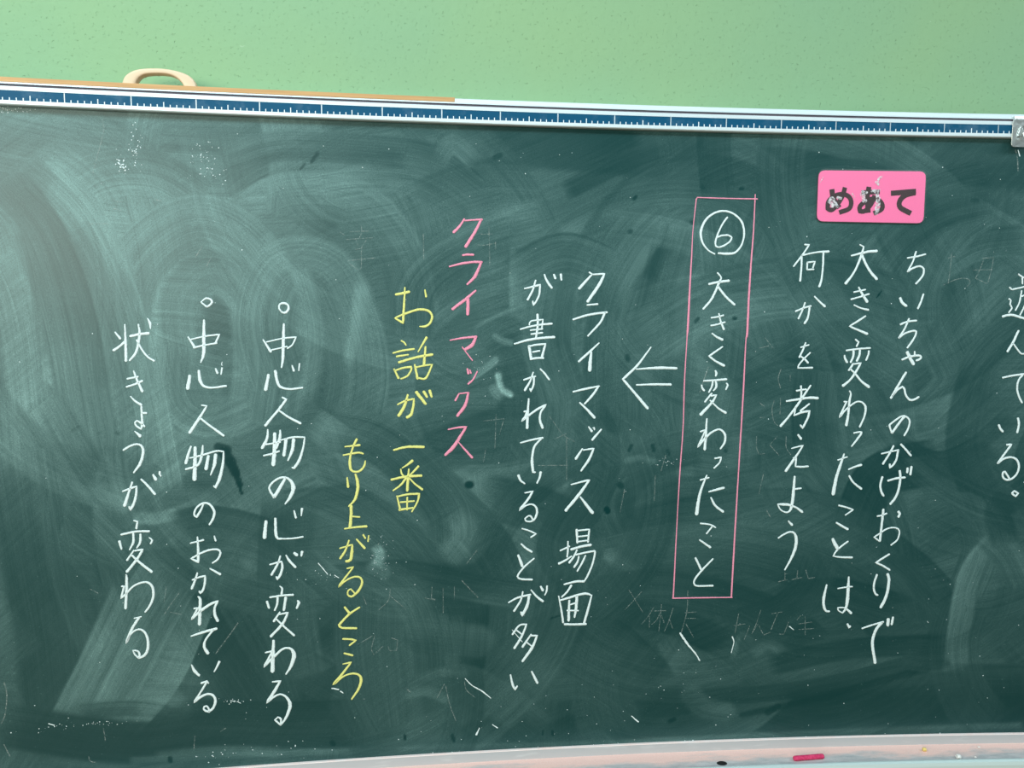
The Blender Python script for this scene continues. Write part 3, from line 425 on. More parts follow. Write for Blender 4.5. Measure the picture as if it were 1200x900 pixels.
TEXT = [
 ('chalk_text_line', 'w', "white chalk line ending 'いる。' at the right end of the board", ['8635,8847,31 8688,8809,31 8741,8785,31|8481,8602,31 8529,8563,31|8539,8563,31 8659,8589,31 8783,8619,31 8933,8640,31|8713,8780,31 8724,8670,31|8718,8540,31 8690,8327,31 8624,8179,31|8725,8437,31 8818,8475,31 8801,8291,31 8719,8093,31|8884,8610,31 8857,8463,31|8868,8487,31 9043,8513,31 8974,8415,31|8974,8415,31 9026,8219,31 8956,8144,31|8880,8316,31 9080,8347,31|8483,8391,31 8523,8362,31 8515,8289,31 8553,8220,31 8501,8136,31|8387,8061,46 8479,8087,46 8593,8088,46 8799,8032,46 9082,7985,46 9259,7986,46',
  '8709,7797,46 8616,7574,46 8525,7412,46|8604,7561,31 8635,7549,31 8727,7438,31 8795,7371,31 8871,7382,31 8991,7477,31',
  '8465,6919,37 8646,6957,37 8823,6983,37 9152,7024,37|8849,6973,37 8779,6878,37 8759,6727,37 8801,6577,37 8873,6451,37',
  '8453,6025,44 8485,5960,44 8538,5900,44|8815,6155,44 8841,6060,44 8837,5966,44 8820,5884,44',
  '8633,5645,41 8726,5653,41 8596,5462,41 8483,5290,41|8489,5295,41 8602,5380,41 8738,5407,41 8852,5353,41 8900,5229,41 8870,5092,41 8767,4988,41 8657,4977,41 8597,5038,41 8598,5115,41 8635,5131,41 8703,5038,41 8727,4999,41',
  '8800,4713,38 8839,4757,38 8925,4713,38 8874,4652,38 8800,4707,38']),
 ('chalk_text_line', 'w', 'white chalk line reading ちいちゃんのかげおくりで', ['6512,9119,33 6683,9148,33 6848,9191,33|6669,9237,33 6623,9065,33 6531,8871,34|6535,8875,37 6630,8938,37 6758,8973,37 6829,8928,37 6831,8828,37 6782,8745,37 6699,8652,37',
  '6416,8387,52 6462,8304,52 6540,8246,52|6854,8462,37 6817,8328,37 6764,8198,37',
  '6447,7902,37 6579,7953,37 6747,7975,37|6606,8008,37 6532,7822,37 6433,7653,37|6439,7658,37 6548,7738,37 6697,7785,37 6758,7777,37 6749,7708,37 6696,7602,37 6606,7471,37',
  '6517,7248,40 6627,7295,40 6778,7327,40 6861,7321,40 6876,7285,40 6837,7249,40 6787,7236,40|6747,7401,34 6756,7327,34|6609,7390,62 6672,7274,62 6739,7168,62',
  '6606,7010,46 6501,6827,46 6343,6532,46|6362,6571,40 6465,6688,40 6549,6742,40 6595,6699,40 6623,6593,40 6705,6499,40 6793,6503,40 6875,6550,40',
  '6631,6185,47 6553,6099,47 6401,5875,47|6394,5875,37 6350,5992,37 6355,6035,37 6464,6121,37 6569,6189,37 6658,6181,37 6728,6099,37 6704,5948,37 6638,5823,37',
  '6218,5478,31 6387,5516,31 6544,5549,31|6535,5542,40 6516,5386,41 6466,5277,41 6393,5208,41 6389,5278,41|6443,5625,40 6368,5473,40 6257,5283,41|6582,5659,40 6682,5559,40 6788,5442,41',
  '6259,5035,44 6228,4886,44 6252,4755,44 6301,4676,44|6369,4962,41 6526,5005,41 6697,5022,41|6588,5151,47 6609,5016,47 6583,4775,47 6525,4622,47 6442,4513,47|6740,5200,47 6735,5120,47|6813,5228,47 6800,5080,47',
  '6200,4280,34 6288,4296,34 6379,4331,34|6313,4411,47 6297,4129,47 6275,3798,47|6270,3793,31 6159,3874,31 6262,3942,31 6391,4029,31 6523,4057,31 6624,4027,31 6651,3949,31 6614,3817,31 6497,3716,32|6605,4369,47 6637,4320,47 6613,4263,47',
  '6475,3538,38 6355,3464,38 6221,3377,38 6363,3313,38 6497,3231,38',
  '6256,3140,41 6212,2997,41 6208,2863,41 6247,2762,41 6286,2741,41|6461,3151,57 6496,3039,57 6479,2815,57 6433,2636,57 6362,2497,57',
  '6018,2083,35 6212,2147,35 6429,2207,35|6403,2194,57 6306,2074,57 6244,1893,57 6246,1712,57 6311,1391,58|6525,2262,64 6523,2138,64|6617,2295,48 6598,2155,48']),
 ('chalk_text_line', 'w', 'white chalk line reading 大きく変わったことは', ['5451,9149,30 5650,9198,45 5777,9227,45 5926,9241,52|5603,9352,24 5678,9312,30 5650,9188,45 5566,8950,39 5478,8784,39 5369,8644,55|5651,9168,45 5735,9004,46 5839,8850,46 5953,8733,55',
  '5531,8488,30 5642,8510,30 5748,8536,30|5486,8355,33 5647,8402,33 5821,8457,34|5621,8578,30 5687,8464,46 5794,8316,55|5547,8255,30 5679,8198,30 5823,8166,40',
  '5777,8052,31 5637,7959,40 5480,7862,31 5646,7796,40 5824,7726,49',
  '5607,7622,31 5670,7572,40 5635,7491,31|5444,7415,34 5663,7445,34 5897,7463,34|5583,7407,46 5580,7302,43 5537,7196,37|5704,7424,43 5696,7323,43 5653,7222,43|5414,7326,31 5430,7259,43 5470,7200,46|5873,7408,37 5868,7345,37 5830,7239,37|5591,7171,40 5510,7048,40|5591,7162,31 5733,7184,37 5638,7006,46 5530,6857,40 5411,6759,52|5530,7086,31 5644,6974,40 5759,6847,40 5908,6739,55',
  '5542,6662,31 5571,6611,31 5551,6474,46 5540,6218,46 5513,6021,59|5447,6461,34 5500,6466,34 5437,6325,34 5374,6171,46 5481,6303,34 5628,6427,34 5724,6466,34 5813,6436,34 5868,6346,46 5848,6175,34 5772,5986,37',
  '5662,5872,31 5788,5894,34 5807,5863,46 5728,5745,40 5635,5623,31',
  '5381,5360,28 5558,5420,28|5498,5476,31 5434,5260,53 5363,5000,62 5324,4713,72|5596,5181,31 5721,5233,37 5838,5267,47|5615,5060,37 5703,4933,37 5861,4810,47',
  '5440,4494,34 5583,4458,34 5727,4409,28 5577,4305,25|5410,4163,34 5523,4096,44 5637,4034,47',
  '5354,3852,47 5396,3763,69 5465,3656,63|5653,3795,38 5521,3695,35 5436,3612,35 5379,3515,28 5531,3491,35 5749,3484,41',
  '5281,2955,32 5238,2721,57 5242,2542,54 5291,2442,41 5354,2432,38|5502,2878,28 5626,2898,28 5782,2914,28|5705,3105,32 5703,2870,63 5701,2646,66 5674,2481,47 5617,2396,28 5532,2447,28 5521,2501,28 5646,2499,28 5715,2453,41 5785,2389,51',
  '5722,2178,38 5766,2105,48 5782,2132,38']),
 ('chalk_text_line', 'w', 'white chalk line reading 何かを考えよう', ['4571,9337,33 4656,9338,30 4541,9161,33 4379,8945,33|4524,9140,36 4526,8918,36 4514,8684,42|4524,9144,30 4689,9183,33 4858,9210,33 5024,9220,45|4927,9198,36 4929,8964,36 4913,8716,36 4878,8584,45|4632,9014,33 4634,8889,33|4632,9018,33 4776,9036,33 4743,8925,33|4634,8887,33 4757,8896,33',
  '4449,8129,33 4604,8192,33 4736,8230,33|4710,8222,39 4704,8114,39 4678,7989,40 4629,7913,46|4622,8288,33 4580,8154,33 4510,7996,36|4796,8405,30 4900,8306,36 4998,8224,46',
  '4576,7468,30 4725,7515,31|4667,7556,30 4617,7414,37 4558,7287,37|4587,7304,31 4667,7246,37 4726,7187,40|4761,7372,31 4635,7246,31 4553,7140,31 4540,7090,28 4674,7090,31 4812,7095,40',
  '4528,6667,34 4713,6693,34|4611,6756,37 4625,6633,37 4621,6532,37|4346,6472,34 4570,6506,46 4785,6536,46 4942,6527,52|4797,6765,31 4695,6612,40 4553,6389,46 4389,6166,40 4255,6007,52|4529,6347,34 4505,6204,28|4786,6421,31 4623,6289,40|4518,6209,31 4646,6262,43 4796,6289,43 4775,6176,43 4724,6059,40 4680,5969,46 4630,6027,31',
  '4596,5843,40 4656,5766,49|4481,5586,25 4701,5641,31 4603,5480,40 4390,5161,56|4524,5401,37 4580,5405,37 4574,5244,34 4679,5236,37 4815,5244,37',
  '4565,5056,40 4557,4822,56 4545,4605,62 4517,4431,50 4443,4370,31 4324,4420,28 4258,4529,28 4359,4524,50 4492,4509,50 4626,4456,37 4739,4376,47|4584,4813,34 4697,4829,34',
  '4478,4208,25 4552,4129,53|4298,3878,31 4427,3960,34 4524,3993,34 4607,3966,41 4647,3860,59 4637,3684,59 4558,3465,47 4451,3263,31']),
 ('chalk_text_line', 'w', 'white chalk line reading 大きく変わったこと inside a pink frame', ['2903,9149,30 2783,9214,30 2673,9351,36 2636,9540,48 2713,9743,42 2866,9871,36 3048,9915,36 3233,9865,36 3383,9728,39 3435,9527,36 3397,9323,33 3284,9182,39 3126,9157,45 2968,9165,36|3115,9805,33 3017,9660,33 2932,9456,33 2910,9329,33 2951,9272,33 3069,9299,33 3184,9384,33 3208,9448,33 3141,9487,33 3010,9475,33 2938,9444,33',
  '2812,8608,39 2985,8646,45 3182,8673,48|2964,8814,30 3035,8728,30 2999,8630,45 2876,8347,42 2723,8161,39|2982,8569,42 3126,8396,42 3301,8243,45',
  '2874,8000,33 2990,8017,33 3102,8047,33|2874,7859,33 3005,7885,33 3135,7923,33|3016,8079,30 3057,7927,36 3119,7795,45|2900,7719,30 2991,7653,39 3099,7604,45',
  '3104,7475,30 2979,7387,36 2858,7303,42 2985,7210,36 3145,7129,49',
  '2982,7037,30 3005,6991,46 2994,6938,30|2770,6848,33 2975,6861,39 3197,6878,43|2945,6844,36 2927,6739,36 2875,6639,30|2997,6848,36 3013,6739,43 2960,6668,27|2734,6773,30 2749,6718,36 2784,6672,43|3199,6806,27 3226,6769,40 3194,6689,30|2931,6618,36 2868,6540,36 2808,6462,36|2920,6571,33 3022,6588,33 2935,6445,46 2734,6226,58|2901,6491,30 3056,6350,34 3205,6259,49',
  '2852,6150,30 2845,5896,46 2831,5577,52|2739,5909,34 2833,5943,31 2763,5769,31 2701,5625,43 2817,5769,46 2952,5895,40 3101,5950,34 3206,5851,43 3202,5703,43 3128,5588,31',
  '3027,5405,31 3147,5430,34 3122,5330,31 3019,5225,31',
  '2765,5001,31 2926,5047,31|2887,5091,28 2799,4856,46 2751,4668,55 2715,4361,71|2934,4779,31 3214,4851,52|2976,4670,31 3067,4515,43 3218,4397,46',
  '2791,4181,31 2970,4157,31 3081,4101,31|3015,4110,31 2916,3984,31|2784,3866,31 2995,3721,43',
  '2718,3524,40 2834,3294,43|3052,3496,31 2848,3280,40 2717,3105,37 2712,3014,34 2789,2979,34 3068,2979,37']),
 ('chalk_frame', 'p', 'pink chalk frame drawn around a column of white writing', ['2543,10121,18 2550,10144,22 3067,10138,22 3657,10138,24|2535,10121,21 2489,9563,15 2479,9108,24 2460,8421,36 2446,7804,39 2436,7603,21 2412,6792,24 2411,6004,21 2377,5208,24 2351,4404,18 2315,2770,28|3614,10216,21 3607,9580,25 3582,8969,30 3565,8353,39 3557,7701,42 3538,7576,21 3524,6634,31 3504,5839,28 3484,5037,25 3464,4226,31 3433,2744,31|2299,2754,25 2824,2750,25 3450,2744,22']),
 ('chalk_arrow', 'w', 'white chalk arrow pointing left', ['1774,7463,24 1526,7130,45 1269,6880,45 1484,6637,45 1738,6347,54|1510,7063,24 1913,7087,51 2257,7080,48|1520,6776,30 1886,6785,42 2159,6782,45']),
 ('chalk_text_line', 'w', 'white chalk line reading クライマックス場面', ['617,8796,30 671,8760,35 570,8651,44 441,8504,53|671,8756,30 894,8771,38 798,8572,59 597,8275,53',
  '586,8214,30 780,8232,36|338,7953,33 622,8040,42 952,8087,39|915,8079,39 831,7903,42 611,7661,33',
  '817,7535,27 653,7381,42 453,7202,42|679,7371,36 661,7186,63 655,7042,69',
  '357,6652,33 581,6705,42 835,6755,30|815,6738,39 719,6597,45 573,6432,36|481,6457,30 630,6317,45 758,6181,51',
  '651,6015,24 712,5931,48|752,5998,30 761,5960,30|887,5963,33 723,5772,45',
  '545,5608,30 426,5426,51|558,5585,27 755,5612,36 666,5407,51 526,5202,36',
  '347,4949,27 557,5001,36 683,5029,42 497,4764,58 253,4467,55|519,4717,30 616,4592,52 752,4415,61',
  '461,4105,46 479,3858,40|465,4085,30 698,4104,34 677,3868,37|488,3971,30 683,3989,31|494,3877,30 676,3899,31|161,3715,30 332,3792,37|303,3888,30 305,3733,37 292,3594,34|139,3470,46 261,3530,37 375,3607,27|364,3732,46 534,3779,46 729,3813,52|475,3725,31 419,3601,40 334,3483,43|455,3630,37 620,3665,37 799,3696,37 812,3667,37 773,3463,37 691,3249,37 617,3116,31|511,3599,31 485,3492,37 425,3398,40|634,3613,31 570,3468,37 485,3319,31',
  '242,3075,31 459,3121,43 616,3121,46|379,3053,43 302,2934,37 203,2833,31|143,2856,25 193,2611,37 235,2348,40|174,2773,31 335,2816,43 548,2875,46 676,2884,46 762,2847,31 702,2595,46 629,2326,46|344,2768,37 339,2563,49 337,2380,52|484,2842,55 475,2624,52 447,2442,37|367,2684,31 469,2716,31|304,2573,31 514,2566,31|261,2312,43 450,2301,43 664,2303,43']),
 ('chalk_text_line', 'w', 'white chalk line reading が書かれていることが多い', ['-542,8494,29 -400,8528,35 -262,8565,38 -276,8400,35 -326,8279,35 -380,8207,44 -393,8275,29|-344,8644,29 -389,8480,38 -483,8298,41|-190,8746,29 -136,8623,41 -53,8513,44|-19,8748,38 10,8680,44|107,8754,44 117,8654,35',
  '-305,8042,44 -299,7836,44 -326,7633,33|-450,7855,29 -418,7920,29 -206,7950,30 -225,7775,30|-609,7774,29 -434,7825,35 -230,7860,35 -45,7878,41|-429,7758,30 -212,7784,30|-416,7689,32 -212,7715,33|-713,7514,32 -452,7588,44 -186,7625,44 3,7638,47|-451,7478,50 -416,7271,53|-451,7470,30 -349,7495,36 -156,7516,39 -219,7271,44|-384,7369,30 -257,7393,30|-424,7242,39 -305,7263,39 -190,7263,39',
  '-542,6869,30 -435,6905,36 -329,6934,30|-357,6919,36 -362,6786,36 -412,6663,39 -429,6714,27|-371,7007,27 -425,6848,36 -520,6684,45|-244,7069,30 -169,6991,36 -81,6876,36',
  '-448,6532,30 -461,6293,45 -472,5999,51|-529,6297,33 -475,6309,33 -511,6210,33 -568,6128,42 -409,6255,39 -265,6353,42 -133,6419,39 -223,6291,36 -242,6146,42 -191,6001,51',
  '-590,5730,27 -383,5782,36 -185,5818,39|-205,5810,30 -330,5669,42 -370,5503,45 -375,5357,54 -353,5189,45 -315,5188,30',
  '-624,5134,51 -584,5041,39 -507,4981,30|-217,5187,51 -237,5082,39 -282,4986,30',
  '-501,4809,27 -355,4836,36 -446,4686,45 -598,4494,45 -486,4570,30 -382,4596,30 -298,4545,36 -276,4439,42 -317,4323,42 -379,4278,30 -473,4284,30 -497,4331,30 -433,4381,30 -384,4367,36 -346,4290,30',
  '-550,4146,27 -420,4105,30 -289,4042,30 -385,3980,30|-564,3861,30 -469,3774,39 -365,3707,39',
  '-617,3653,39 -572,3541,55 -539,3442,52|-322,3581,30 -497,3432,36 -612,3285,36 -613,3229,36 -548,3197,36 -356,3183,40',
  '-786,2761,27 -619,2846,40 -383,2899,40|-408,2869,46 -438,2697,58 -532,2510,58 -557,2576,31|-523,2959,30 -565,2788,37 -684,2597,43|-375,2989,27 -260,2854,40 -149,2766,46|-194,3049,37 -155,2974,52|-76,3054,37 -81,2957,34 -116,2882,24',
  '-708,2153,40 -583,2318,34 -448,2335,34 -539,2103,43 -672,1886,46|-641,2233,28 -535,2147,28|-520,1906,46 -361,2140,31|-380,2114,31 -250,2110,37 -346,1877,55 -518,1629,46|-457,2002,28 -350,1910,28',
  '-741,1380,28 -701,1189,46 -654,1089,46 -612,1154,28|-346,1424,34 -287,1302,46 -237,1199,52']),
 ('chalk_text_line', 'p', 'pink chalk word クライマックス', ['-1608,9687,35 -1689,9564,40 -1794,9457,49|-1596,9660,29 -1442,9675,29 -1298,9685,40|-1318,9677,40 -1421,9471,52 -1584,9213,58',
  '-1635,9063,38 -1540,9076,38 -1448,9074,38|-1869,8863,29 -1659,8917,41 -1460,8947,41 -1300,8949,44|-1312,8941,41 -1419,8702,58 -1555,8558,35',
  '-1406,8452,35 -1578,8303,50 -1814,8122,49|-1542,8308,52 -1542,8164,58 -1546,8034,58',
  '-1858,7577,23 -1617,7618,38 -1391,7639,44|-1401,7629,44 -1466,7496,65 -1592,7412,50|-1642,7457,23 -1461,7220,24',
  '-1551,7074,29 -1531,6988,47|-1506,7053,24 -1485,6993,32|-1374,7023,26 -1452,6876,32 -1535,6800,35',
  '-1697,6628,29 -1762,6506,38|-1697,6628,26 -1525,6647,29|-1530,6642,38 -1590,6418,56 -1727,6230,50',
  '-1889,5986,27 -1737,6017,33 -1570,6029,41 -1717,5789,56 -1808,5656,68 -1942,5526,47|-1711,5760,21 -1584,5612,36 -1462,5472,45']),
 ('chalk_text_line', 'y', 'yellow chalk line reading お話が一番', ['-2797,8367,43 -2565,8417,46|-2639,8495,23 -2657,8175,40 -2675,7874,43 -2816,7961,32 -2650,8033,38 -2433,8106,41 -2314,8111,41 -2215,8076,41 -2168,7980,41 -2216,7865,41 -2296,7817,41 -2387,7816,23|-2293,8455,23 -2274,8337,41',
  '-2708,7564,29 -2657,7536,29 -2626,7488,29|-2851,7349,32 -2693,7391,35 -2487,7421,35|-2789,7289,38 -2587,7321,29|-2754,7185,44 -2456,7273,44 -2168,7325,50|-2268,7625,47 -2416,7369,23|-2285,7461,35 -2314,7144,50|-2838,7069,29 -2760,6908,44|-2822,7041,32 -2675,7088,35 -2541,7104,41 -2537,7050,35 -2607,6944,35 -2716,6896,29|-2477,7144,35 -2426,6899,47|-2461,7096,29 -2318,7128,35 -2168,7148,32 -2283,6907,41 -2418,6911,35',
  '-2779,6440,26 -2639,6507,38 -2492,6539,35 -2504,6409,44 -2545,6257,50 -2617,6211,53|-2599,6612,38 -2660,6410,53 -2760,6241,56|-2451,6660,58 -2288,6448,47|-2319,6667,53 -2264,6570,44|-2215,6687,50 -2180,6573,41',
  '-2852,5628,35 -2624,5681,44 -2323,5677,47',
  '-2523,5430,53 -2616,5359,38 -2708,5301,18|-2732,5285,24 -2717,5203,35 -2673,5153,29|-2419,5329,44 -2496,5244,38 -2566,5175,27|-2898,5095,41 -2657,5144,44 -2367,5159,47|-2588,5283,29 -2605,5081,50 -2618,4892,50|-2627,5133,44 -2728,5001,38 -2867,4897,27|-2577,5112,30 -2477,5007,33 -2352,4907,44|-2800,4800,30 -2745,4542,41|-2788,4788,30 -2598,4825,38 -2407,4829,41 -2438,4685,36 -2540,4504,27|-2740,4683,33 -2498,4698,33|-2619,4772,33 -2624,4544,33|-2761,4543,44 -2519,4578,30']),
 ('chalk_text_line', 'y', 'yellow chalk line reading もり上がるところ', ['-3699,5701,26 -3443,5726,41|-3729,5552,29 -3548,5581,35 -3449,5592,35 -3386,5571,32|-3493,5832,44 -3556,5701,35 -3607,5530,41 -3617,5387,50 -3598,5285,44 -3522,5247,35 -3433,5272,41 -3369,5352,41 -3348,5444,23',
  '-3667,5148,29 -3653,4980,47|-3524,5206,35 -3490,5079,53 -3488,4935,56 -3538,4752,47 -3646,4631,26',
  '-3606,4640,53 -3608,4465,53 -3631,4249,56|-3581,4444,29 -3458,4432,29|-3726,4225,26 -3543,4249,35 -3340,4259,44',
  '-3812,3872,27 -3593,3935,32 -3602,3802,56 -3630,3657,53 -3704,3631,50|-3648,4016,29 -3717,3827,38 -3807,3689,44|-3520,4032,29 -3378,3862,47|-3400,4108,35 -3365,4044,35|-3304,4092,24 -3317,3985,30',
  '-3690,3501,27 -3578,3522,33 -3714,3347,35 -3845,3172,41 -3705,3284,30 -3554,3345,33 -3454,3317,36 -3429,3232,42 -3477,3107,45 -3558,3016,42 -3628,2979,39 -3684,3021,30 -3677,3094,30 -3627,3118,30 -3577,3059,30 -3558,3022,33',
  '-3743,2791,36 -3660,2674,48|-3478,2776,33 -3673,2647,42 -3845,2464,42 -3796,2409,39 -3539,2389,39',
  '-3779,2201,36 -3658,2190,36 -3546,2164,33 -3664,2076,33|-3762,1932,33 -3614,1886,42',
  '-3785,1732,21 -3639,1755,36 -3807,1537,45 -3959,1357,51 -3788,1493,33 -3626,1544,36 -3505,1509,42 -3465,1411,51 -3518,1241,45 -3636,1063,33']),
 ('chalk_text_line', 'w', 'white chalk line reading 中心人物の心が変わる with a small circle above', ['-4741,8066,28 -4772,8118,31 -4758,8182,34 -4695,8204,37 -4626,8178,37 -4614,8106,40 -4657,8047,40 -4704,8041,34 -4741,8064,28',
  '-4698,7847,37 -4712,7551,57 -4725,7257,51 -4751,7100,29|-5047,7577,26 -4925,7374,48|-4992,7538,26 -4741,7597,26 -4498,7625,31 -4563,7492,29 -4646,7429,28|-4908,7402,26 -4649,7461,26',
  '-4970,6975,48 -5025,6717,63|-4857,7041,51 -4828,6864,51 -4777,6765,43 -4625,6725,34 -4405,6747,34|-4575,7135,23 -4547,7044,46|-4449,7166,29 -4463,7044,23',
  '-4750,6581,29 -4682,6545,43 -4814,6369,46 -4931,6232,43 -5042,6092,49|-4805,6351,34 -4654,6238,37 -4452,6124,46',
  '-5002,6024,26 -5021,5865,49 -5104,5702,55|-4889,5954,57 -4899,5663,66 -4924,5402,69|-5036,5761,32 -4797,5801,32|-5081,5566,32 -4935,5599,32 -4819,5641,32|-4796,6009,29 -4805,5881,52 -4866,5692,37|-4792,5833,26 -4584,5882,35 -4384,5879,29 -4414,5695,35 -4485,5474,49 -4575,5335,46 -4610,5348,26|-4700,5852,55 -4740,5564,58|-4573,5846,58 -4598,5658,58 -4676,5474,29',
  '-4723,5166,43 -4813,5007,58 -4924,4827,58|-4924,4827,43 -5002,4991,35 -4907,5120,38 -4771,5176,38 -4656,5135,43 -4593,5001,73 -4642,4840,58 -4738,4701,23',
  '-5068,4405,52 -5102,4111,67|-4911,4449,44 -4897,4118,52 -4793,4082,29 -4618,4080,29 -4446,4103,32|-4589,4578,29 -4561,4451,41|-4453,4611,47 -4467,4485,23',
  '-5020,3622,29 -4918,3647,35 -4821,3668,35 -4807,3576,44 -4845,3433,50 -4901,3349,41 -4916,3399,29|-4838,3771,29 -4890,3621,38 -4996,3435,44|-4741,3780,29 -4684,3675,44 -4585,3559,47|-4600,3816,50 -4557,3777,59|-4463,3836,50 -4480,3758,32',
  '-4861,3223,20 -4819,3179,38 -4833,3080,41|-5032,3027,35 -4833,3051,35 -4634,3055,41|-4900,3017,44 -4911,2897,41 -4956,2786,32|-4760,3015,50 -4799,2783,44|-5085,2955,44 -5052,2837,41|-4561,2948,29 -4538,2905,53 -4575,2810,38|-4867,2749,29 -4976,2587,44|-4879,2708,29 -4730,2734,38 -4824,2538,50 -5032,2310,47|-4949,2644,29 -4805,2485,35 -4632,2310,44',
  '-4987,2236,44 -5003,1959,62 -5019,1665,74|-5132,2017,27 -5007,2040,38 -5072,1921,38 -5162,1758,44 -4993,1927,47 -4853,2056,41 -4764,2083,35 -4686,2058,44 -4639,1939,77 -4692,1752,59 -4784,1600,30',
  '-5023,1470,27 -4885,1475,41 -4987,1303,56 -5125,1090,50 -5019,1177,39 -4900,1229,33 -4792,1173,39 -4725,1030,65 -4758,882,54 -4830,737,36 -4898,656,39 -4995,753,33 -4942,805,27 -4889,763,39 -4898,652,30']),
 ('chalk_text_line', 'w', 'white chalk line reading 中心人物のおかれている with a small circle above', ['-5953,8132,31 -6046,8208,25 -5963,8273,31 -5887,8255,34 -5866,8206,39 -5912,8152,39 -5953,8132,34',
  '-6003,7906,36 -6016,7606,56 -6027,7336,56 -6076,7189,25|-6268,7621,28 -6174,7459,42|-6222,7579,28 -6000,7633,28 -5760,7665,31 -5828,7522,37|-6182,7440,36 -6005,7483,28 -5808,7518,31',
  '-6263,6965,51 -6302,6748,65|-6113,7050,42 -6099,6890,56 -6043,6789,42 -5914,6757,34 -5675,6786,37|-5838,7084,28 -5811,7006,42|-5734,7095,34 -5752,6986,25|-5728,7196,14 -5740,7157,17 -5726,7134,17 -5740,7142,14',
  '-6086,6459,23 -6001,6443,34 -6134,6227,48 -6293,5988,51|-6118,6240,34 -5970,6113,37 -5739,5928,43',
  '-6278,5751,34 -6328,5610,48 -6372,5461,51|-6211,5734,51 -6223,5450,65 -6239,5172,68|-6302,5550,28 -6115,5590,34 -5870,5661,34 -5747,5650,29 -5764,5440,43 -5827,5182,57 -5899,5020,40 -5925,5055,29|-6084,5764,28 -6105,5606,48 -6176,5425,43 -6375,5354,37|-6000,5580,51 -6044,5351,57|-5879,5601,57 -5905,5423,57 -5972,5245,23',
  '-6102,4747,31 -6147,4640,37 -6222,4514,43 -6262,4552,37 -6236,4653,34 -6159,4731,37 -6064,4758,37 -5981,4706,40 -5930,4594,43 -5950,4484,43 -6015,4375,34',
  '-6340,4056,26 -6121,4104,34|-6221,4164,26 -6216,3958,43 -6219,3715,46 -6337,3781,32 -6184,3866,35 -6032,3922,35 -5890,3925,35 -5848,3863,38 -5895,3752,38 -5985,3689,29|-5942,4170,23 -5921,4085,37',
  '-6326,3400,29 -6225,3440,32 -6113,3464,38 -6124,3334,40 -6156,3213,40 -6205,3158,43 -6219,3195,29|-6240,3523,29 -6283,3392,40 -6342,3246,43|-6030,3591,26 -5862,3482,46',
  '-6241,3098,29 -6209,3041,49 -6219,2826,55 -6233,2596,58|-6315,2884,29 -6251,2898,35 -6301,2799,35 -6363,2694,38 -6195,2845,49 -6040,2951,49 -5913,3000,41 -5970,2885,41 -5970,2752,49 -5927,2642,52',
  '-6376,2390,29 -6169,2452,46 -5950,2502,47|-5996,2492,35 -6135,2316,35 -6165,2183,49 -6107,2063,58',
  '-6388,1870,23 -6342,1757,58 -6268,1667,47|-5920,1900,47 -5953,1826,35 -6010,1721,26',
  '-6234,1522,38 -6137,1554,35 -6112,1514,26|-6142,1535,35 -6258,1344,35 -6367,1179,44 -6280,1251,47 -6144,1315,41 -6049,1287,44 -6005,1190,47 -6046,1055,44 -6134,990,41 -6206,1035,35 -6197,1087,32 -6154,1093,32 -6118,1029,35 -6115,987,44']),
 ('chalk_text_line', 'w', 'white chalk line reading 状きょうが変わる', ['-7422,7699,25 -7344,7593,44|-7458,7395,44 -7363,7460,39 -7279,7536,41|-7264,7826,28 -7263,7513,42 -7269,7220,47|-7186,7631,44 -7034,7666,42 -6894,7681,50|-7053,7829,28 -7037,7685,42 -7067,7494,42 -7118,7342,42 -7211,7227,33|-7088,7567,33 -7016,7418,33 -6922,7284,33 -6823,7219,36|-6906,7932,17 -6870,7856,44 -6862,7761,22',
  '-7259,6918,33 -7089,6951,33|-7278,6780,33 -7136,6828,36 -7023,6882,39|-7154,7047,28 -7107,6901,39 -7029,6704,47|-7219,6621,25 -7147,6536,33 -7055,6477,45',
  '-7053,6449,36 -7052,6278,39 -7049,6142,42 -7074,6065,42 -7144,6115,34 -7164,6173,31 -7132,6206,31 -7079,6172,39 -7014,6107,34|-7046,6336,34 -6977,6335,34',
  '-7176,6028,17 -7092,5944,62|-7365,5708,34 -7265,5772,39 -7155,5805,36 -7080,5776,39 -7051,5674,48 -7104,5480,51 -7217,5317,28',
  '-7403,5000,28 -7283,5044,34 -7178,5080,37 -7194,4931,42 -7238,4774,42 -7295,4677,48 -7311,4733,28|-7245,5153,34 -7323,4935,45 -7383,4751,56|-7101,5200,34 -6999,5083,40 -6890,4938,45|-6908,5274,34 -6867,5190,59|-6797,5325,37 -6802,5285,37 -6781,5247,28',
  '-7247,4487,20 -7189,4469,34 -7208,4347,40|-7456,4249,37 -7229,4292,37 -7005,4291,37|-7263,4265,37 -7268,4110,43 -7332,3980,26|-7146,4245,37 -7158,4105,43 -7213,4008,26|-7490,4135,48 -7462,3998,34|-7009,4180,20 -6962,4130,34 -6990,4071,31|-7262,3966,28 -7379,3798,40|-7252,3957,28 -7119,3976,40 -7219,3808,45 -7390,3594,45|-7295,3875,37 -7175,3745,43 -6989,3576,49',
  '-7406,3549,20 -7398,3484,45 -7411,3223,46 -7436,2949,49|-7484,3340,28 -7443,3342,34 -7501,3131,34 -7406,3219,34 -7300,3329,34 -7160,3392,34 -7058,3388,37 -6987,3303,43 -6978,3140,43 -7036,2981,40 -7118,2867,32',
  '-7303,2764,20 -7187,2786,26|-7225,2767,43 -7337,2590,46 -7448,2332,49 -7378,2471,34 -7273,2556,32 -7172,2540,37 -7102,2413,43 -7100,2208,49 -7160,2088,46 -7255,2045,37 -7317,2119,29 -7342,2186,29 -7268,2177,29 -7237,2114,40 -7250,2057,40']),
]
